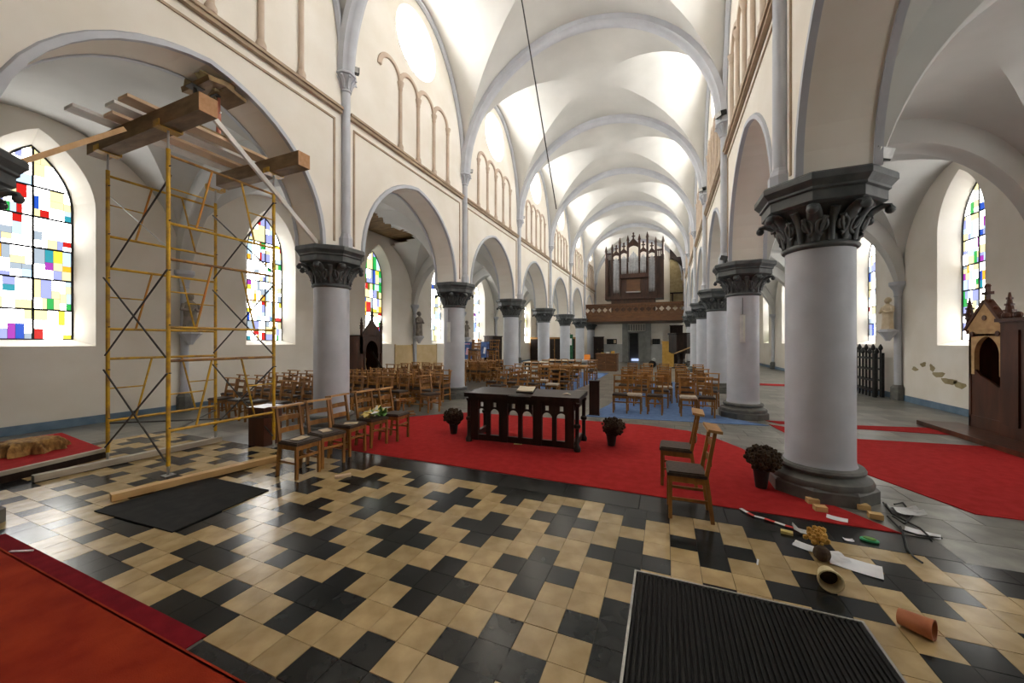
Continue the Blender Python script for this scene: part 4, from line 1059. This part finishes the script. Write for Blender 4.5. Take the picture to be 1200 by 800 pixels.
for s in (-1,1):
    m=MB().beam((s*.49,.02,1.98),(0,.02,2.53),.12,.05)
    for i in range(4): f_=(i+.5)/4; m.ball((s*.49*(1-f_),.02,1.98+.55*f_+.05),.04,6)
    m.build('crocketed_edge','wood_conf',cf); pinnacle(cf,s*.46,.03,1.9,.72,.05,'wood_conf')
finial(cf,2.5,'wood_conf',.02,1.1)
# curved half door
pts=[(-.37,.32),(.37,.32),(.37,1.25),(.3,1.22),(.15,1.1),(-.1,1.0),(-.25,.93),(-.37,.9)]
MB().extr(pts,lambda p:(-p[0],.01,p[1]),lambda p:(-p[0],.05,p[1])).build('half_door','wood_conf',cf)
MB().box(-.3,.3,.2,.58,.45,.5).build('kneeler_seat','wood_conf',cf)
MB().box(.45,1.75,-.08,.66,.09,2.1).build('centre_bay','wood_conf',cf)
for x in (.5,.92,1.34): MB().box(x,x+.36,-.11,-.081,.3,1.95).build('door_panel','wood_conf',cf)
MB().box(.42,1.8,-.14,.67,2.1,2.16).build('cornice','wood_conf',cf)
for i in range(6): MB().ball((.52+i*.24,-.05,2.21),.06,8).tube((.52+i*.24,-.05,2.15),(.52+i*.24,-.05,2.2),.02,6).build('cresting_knob','wood_conf',cf)
# shrine niche in the left aisle
sh=thing('gothic_shrine','dark wooden gothic confessional with spiky gable under the green stained-glass window','confessional',(-10.3,10.9,0),PI/2)
MB().box(-.55,.55,.0,.95,0,.35).build('base','wood_conf',sh); MB().box(-.55,-.45,0,.95,.35,2.0).build('side_wall','wood_conf',sh); MB().box(.45,.55,0,.95,.35,2.0).build('side_wall','wood_conf',sh)
MB().box(-.55,.55,.88,.95,.35,2.0).build('back_wall','wood_conf',sh); MB().box(-.55,.55,0,.95,1.96,2.0).build('roof','wood_conf',sh)
arch_panel(.55,1.3,1.45,2.0,.3,.35).build('arched_front','wood_organ',sh)
MB().extr(gable_poly(.5,.62),lambda p:(p[0],-.02,2.0+p[1]),lambda p:(p[0],.06,2.0+p[1])).build('gable','wood_organ',sh)
for s in (-1,1): pinnacle(sh,s*.5,.03,1.95,.7,.05,'wood_organ'); MB().lathe([(.05,.35),(.05,1.3)],8,(s*.36,.03,0)).build('colonnette','wood_organ',sh)
finial(sh,2.6,'wood_organ')
MB().lathe([(.2,.36),(.2,.5),(.14,.9),(.17,1.1),(.06,1.24),(.08,1.34),(.02,1.45)],12,(0,.5,0)).build('figure','wood_carved',sh,smooth=True)
tag(MB().beam(wx(436,412,-10.4),wx(455,443,-9.9),.05,.07).build('leaning_pole','wood_dark'),'dark pole leaning beside the gothic confessional','pole')
# railing panels stacked against the right wall
def railing(x,y0,y1,label):
    t=thing('iron_railing',label,'railing',(x,0,0),0,'black railing panels against the right wall')
    for z in (.18,.5,.85,1.2): MB().box(-.02,.02,y0,y1,z,z+.05).build('rail','iron',t)
    n=8
    for i in range(n):
        y=y0+(y1-y0)*(i+.5)/n; h=1.36+.12*((i+1)%2)
        MB().box(-.018,.018,y-.022,y+.022,0,h).build('bar','iron',t)
        MB().lathe([(.03,h),(.065,h+.06),(.05,h+.12),(.01,h+.2)],6,(0,y,0)).build('spear_head','iron',t)
    for y in (y0,y1): MB().box(-.035,.035,y-.035,y+.035,0,1.4).build('post','iron',t)
railing(6.1,15.1,16.9,'black spiked railing panel nearer the nave, leaning group by the wall shaft')
railing(6.32,15.2,17.0,'black spiked railing panel closest to the right aisle wall')
# statues on brackets
def statue(x,y,z,rz,h,mat,label,bracket_wall,bmat='bluegrey'):
    br=MB().lathe([(.05,z-.32),(.10,z-.22),(.2,z-.08),(.24,z-.05),(.24,z)],8,(x,y,0),ph=PI/8).build('statue_bracket',bmat,bracket_wall)
    t=thing('saint_statue',label,'statue',(x,y,z),rz,'saints on wall brackets')
    s=h/.95; m=MB(); n=20; pr=((.15,0),(.155,.04),(.14,.2),(.13,.38),(.145,.52),(.15,.62),(.135,.70),(.06,.76),(.045,.79))
    for r,zz in pr:
        for k in range(n):
            a=2*PI*k/n; f=1+(.07*math.sin(7*a) if zz<.5 else 0); m.v.append((r*f*math.cos(a)*s,r*f*math.sin(a)*.72*s,zz*s))
    for i in range(len(pr)-1):
        for k in range(n): m.f.append((i*n+k,i*n+(k+1)%n,(i+1)*n+(k+1)%n,(i+1)*n+k))
    m.f.append(tuple(range(n-1,-1,-1)))
    m.ball((0,-.01*s,.86*s),.075*s,12,sx=.85,sz=1.15); m.ball((0,-.075*s,.855*s),.018*s,6,sz=1.4)
    for sg in (-1,1): m.ptube([(sg*.14*s,0,.68*s),(sg*.19*s,-.03*s,.55*s),(sg*.10*s,-.13*s,.52*s),(sg*.03*s,-.15*s,.56*s)],[.05*s,.045*s,.035*s,.03*s],8)
    m.build('robed_figure',mat,t,smooth=50)
    MB().lathe([(.17*s,-.0),(.17*s,.03*s)],8).build('pedestal',bmat,t)
    MB().ball((0,.012*s,.885*s),.082*s,12,sx=.9,sz=1.05).build('veil',mat,t,smooth=True)
statue(6.22,14.67,2.10,-PI/2+.3,.98,'statue_cream','cream robed saint statue on a bracket above the iron railing',wall_r)
statue(-10.95,5.41,2.0,PI/2,.95,'statue_grey','grimy grey saint statue on a bracket seen through the scaffold tower',wall_l)
statue(-10.95,14.67,2.0,PI/2,1.2,'statue_grey','grimy grey saint statue on a bracket above the tan wall panels',wall_l)
statue(-10.95,19.3,2.0,PI/2,1.0,'statue_grey','small dim saint statue on a bracket beside the blue posters',wall_l)
# tan panels, posters, stains
for i,(y0,y1) in enumerate(((13.35,14.5),(14.9,16.55))): tag(MB().box(AL+.032,AL+.06,y0,y1,.2,1.6).box(AL+.03,AL+.08,y0-.04,y0,.2,1.64).box(AL+.03,AL+.08,y1,y1+.04,.2,1.64).build('wall_panel','panel_tan'),('tan board panel on the aisle wall, confessional side of the shaft','tan board panel on the aisle wall, past the statue shaft')[i],'panel','tan wall panels')
for i,(px,py) in enumerate(((547,411),(568,413))):
    c=wx(px,py,-10.6); t=thing('poster_stand',('blue poster with a pink title on a stand by the chair stack','blue poster showing a white figure on a stand by the dark cupboard')[i],'poster',(c.x,c.y,0),PI/2-.5)
    MB().box(-.34,.34,-.01,.01,.75,1.75).build('poster_board','poster_blue',t); MB().obox((0.02*(1-2*i),-.013,1.2),(.16,.004,.4),(0,.2,0)).build('printed_figure','poster_pink' if i==0 else 'paper',t)
    if i==0: MB().box(-.2,.2,-.015,-.011,1.6,1.66).build('printed_title','poster_pink',t)
    for s in (-1,1): MB().beam((s*.25,.02,.75),(s*.28,.15,0),.03,.03).build('leg','wood_dark',t)
stn=MB()
for (px,py,w,h) in ((1072,432,.14,.05),(1082,427,.12,.07),(1092,431,.1,.1),(1100,439,.22,.09),(1112,447,.26,.1),(1124,451,.2,.1)):
    c=wx(px,py,AR-.004); stn.extr([(c.y+w*math.cos(a)*(1+.3*math.sin(3*a+px)),c.z+h*math.sin(a)*(1+.35*math.cos(2*a+px))) for a in [2*PI*i/12 for i in range(12)]],lambda p:(AR-.004,*p),lambda p:(AR-.001,*p))
stn.build('bare_patch','stain',wall_r)

# ------------------------------------------------------------------ far furniture
def cab(name,label,cat,x0,x1,y0,y1,h,mat,n,top=None,group=None,doormat=None):
    t=thing(name,label,cat,((x0+x1)/2,(y0+y1)/2,0),0,group); w,d=(x1-x0)/2,(y1-y0)/2
    MB().box(-w,w,-d,d,0,h-.06).build('body',mat,t); MB().box(-w-.04,w+.04,-d-.04,d+.04,h-.06,h).build('cornice',top or mat,t)
    for i in range(n):
        a=-w+2*w*i/n; m=MB().box(a+.04,a+2*w/n-.04,-d-.025,-d-.001,.12,h-.15).build('door',doormat or mat,t)
        MB().ball((a+2*w/n-.1,-d-.04,h*.5),.02,6).build('knob','gold',m)
    return t
cab('wardrobe','tall dark wooden cupboard against the left aisle wall past the posters','cupboard',-11.22,-10.5,22.1,23.4,2.15,'wood_dark',1)
cab('wooden_screen','dark panelled wooden screen with golden frame closing the left aisle end','screen',-11.2,-8.2,31.2,31.5,2.15,'wood_screen',4,doormat='wood_dark')
cab('wooden_screen','dark panelled wooden screen between left aisle and gallery column','screen',-8.1,-6.6,31.2,31.5,2.15,'wood_screen',3,doormat='wood_dark')
cab('wooden_screen','dark wooden door screen under the left end of the gallery','screen',-5.75,-4.9,32.3,32.5,2.2,'wood_dark',2)
cab('yellow_cupboard','yellow wooden cupboard standing between the west door and pulpit','cupboard',-.2,.55,28.0,28.6,1.8,'wood_yellow',1)
c=fl(697,436); cab('brown_counter','brown wooden counter desk with clutter at the far end of the nave','counter',c.x-.1,c.x+1.1,c.y+1.0,c.y+1.9,1.05,'wood_gallery',2)
cab('panelled_wainscot','dark slatted timber partition under the right end of the gallery','partition',.35,1.3,32.6,32.8,3.1,'wood_dark',4)
for i in range(3):
    MB  # clutter on the counter
    tag(MB().box(c.x+.15+i*.3,c.x+.35+i*.3,c.y+1.2,c.y+1.4,1.051,1.10+.05*i).build('small_box',('gold','plastic_white','wood_yellow')[i]),('gold box','white box','yellow wooden box')[i]+' on the brown counter at the nave end','box')
pu=thing('pulpit','dark wooden pulpit with curved stair and pale handrail before the right columns','pulpit',(.95,26.2,0))
MB().lathe([(.62,1.0),(.80,1.1),(.80,2.2),(.87,2.24),(.87,2.32)],8,ph=PI/8).build('tub','wood_dark',pu); MB().lathe([(.3,0),(.25,.2),(.18,.6),(.3,1.0),(.62,1.15)],8,ph=PI/8).build('foot','wood_dark',pu)
st_=[]
for i in range(8):
    a=-2.2+i*.26; r=1.05; MB().obox((r*math.cos(a)+.3,r*math.sin(a),.12+.14*i),(.5,.3,.06),(0,0,a)).build('tread','wood_dark',pu); MB().tube((.3+1.25*math.cos(a),1.25*math.sin(a),.12+.14*i),(.3+1.25*math.cos(a),1.25*math.sin(a),1.0+.14*i),.02,6).build('baluster','wood_dark',pu); st_.append((.3+1.25*math.cos(a),1.25*math.sin(a),1.0+.14*i))
MB().ptube(st_,.035,8).build('handrail','wood_carved',pu,smooth=True)
def table(name,label,x,y,w,d,h,mat,legmat='wood_dark'):
    t=thing(name,label,'table',(x,y,0)); MB().box(-w/2,w/2,-d/2,d/2,h-.04,h).build('table_top',mat,t); MB().box(-w/2+.06,w/2-.06,-d/2+.06,d/2-.06,h-.12,h-.04).build('apron',legmat,t)
    for sx in (-1,1):
        for sy in (-1,1): MB().box(sx*(w/2-.08)-.025,sx*(w/2-.08)+.025,sy*(d/2-.08)-.025,sy*(d/2-.08)+.025,0,h-.1).build('leg',legmat,t)
    return t
def at(px,py,h): return fl(px,py,h)
for px,py,w,lab in ((655,421.5,1.6,'pale-topped side table between the far left columns'),(628,423.5,1.0,'pale-topped side table at the foot of the fourth left column')):
    p=at(px,py,.85); table('side_table',lab,p.x,p.y,w,.7,.85,'book_page')
p=at(681,421.5,.85); table('display_table','white display table with an orange card near the counter',p.x,p.y,1.2,.6,.85,'paper','plastic_white')
tag(MB().obox((p.x+.3,p.y,.85+.14),(.3,.03,.27),(-.1,0,0)).build('orange_card','orange_card'),'bright orange card standing on the white display table','card')
p=at(677,428,.8); table('display_table','wooden table with papers at the back of the nave chairs',p.x-.6,p.y,2.0,.7,.8,'oak_light','oak')
for i in range(4): tag(MB().obox((p.x-1.3+i*.4,p.y+J(.1),.806),(.22,.3,.012),(0,0,J(.5))).build('paper_stack','paper'),'white leaflets on the far wooden table, %s from the orange card'%ORD[3-i],'paper','leaflets on the far table')
q=fl(668,428); t=thing('banner_stand','dark green cloth banner with white print beside far left column','banner',(q.x,q.y,0)); MB().box(-.22,.22,-.02,.02,.5,2.3).build('cloth','clothgreen',t); MB().box(-.02,.02,.021,.05,0,2.4).build('pole','wood_dark',t); MB().box(-.2,.2,-.15,.15,0,.04).build('foot','wood_dark',t); MB().box(-.12,.14,-.026,-.021,1.5,2.0).build('print','paper',t)
q=fl(707,428); t=thing('potted_palm','thin green potted palm beside the west door','plant',(q.x,q.y+2.5,0)); MB().lathe([(.12,0),(.16,.28),(.14,.28)],12).build('pot','pot_dark',t)
for i in range(12):
    a=2*PI*i/12; l=random.uniform(.5,.8); MB().ptube([(0,0,.26),(.15*math.cos(a),.15*math.sin(a),.26+l*.8),(.42*math.cos(a),.42*math.sin(a),.26+l)],[.008,.02,.004],5,flat=.3).build('frond','leafgreen',t)
q=fl(770,431); t=thing('seated_doll','small dark bundle of bags with white top near the yellow cupboard','bag',(q.x-.3,q.y,0)); MB().ball((0,0,.25),.25,12).build('bag','black',t,smooth=True); MB().ball((.1,0,.55),.12,10).build('top_bundle','plastic_white',t,smooth=True)

# ------------------------------------------------------------------ lamps and cables on the architecture
def flood(x,y,z,rz,label,s=1):
    t=thing('floodlight',label,'floodlight',(x,y,z),rz,'floodlights on the capitals')
    MB().tube((0,0,0),(0,0,.10*s),.018*s,6).build('bracket','iron',t); MB().obox((0,-.02*s,.15*s),(.2*s,.16*s,.11*s),(.35,0,0)).build('housing','iron',t); MB().obox((0,-.108*s,.122*s),(.17*s,.012*s,.09*s),(.35,0,0)).build('lens','steel',t)
flood(2.02,5.05,ZAB,.6,'grey floodlight perched on the big column capital near wood blocks',1.1)
flood(1.3,9.9,ZAB,.9,'small floodlight on the capital of the lamp column')
for k in (0,1,2,3): flood(XL+HW+.12,Y0+S*k+.12,ZS,.9,('small floodlight on the high capital above the scaffold column','small floodlight on the high capital over the second left column','small floodlight on the high capital over the third left column','small floodlight on the high capital over the fourth left column')[k])
for k in (1,2): flood(XR-HW-.12,Y0+S*k-.12,ZS,-.9,('small floodlight on the high capital above the lamp column','small floodlight on the high capital past the lamp column')[k-1])
def tube_lamp(x,y,ang,label):
    t=thing('tube_lamp',label,'lamp',(x+.325*math.cos(ang),y+.325*math.sin(ang),0),ang+PI/2)
    MB().box(-.055,.055,-.04,-.002,1.74,2.36).build('lamp_body','plastic_white',t); MB().box(.015,.045,-.055,-.041,1.77,2.33).build('fluorescent_tube','bulb',t)
    for z in (1.73,2.355): MB().box(-.055,.055,-.045,-.002,z,z+.015).build('end_cap','steel',t)
    MB().tube((0,-.01,2.37),(0,-.01,2.75),.006,5).build('wire','cable',t)
tube_lamp(XR,Y0+S,-1.75,'pale vertical fluorescent lamp strip fixed to the lamp column')
tube_lamp(XL,Y0+S,-1.55,'pale vertical fluorescent lamp strip on the second left column')
a,b_=wx(612,4,XC),wx(652,245,XC)
d=(a-b_).normalized(); zt=ZS+RISE-.02; a=b_+d*((zt-b_.z)/d.z)
tag(MB().tube(a,b_,.012,6).ball(b_+(a-b_)*.55,.04,6).build('hanging_wire','cable'),'thin dark wire hanging from the nave vault','wire')
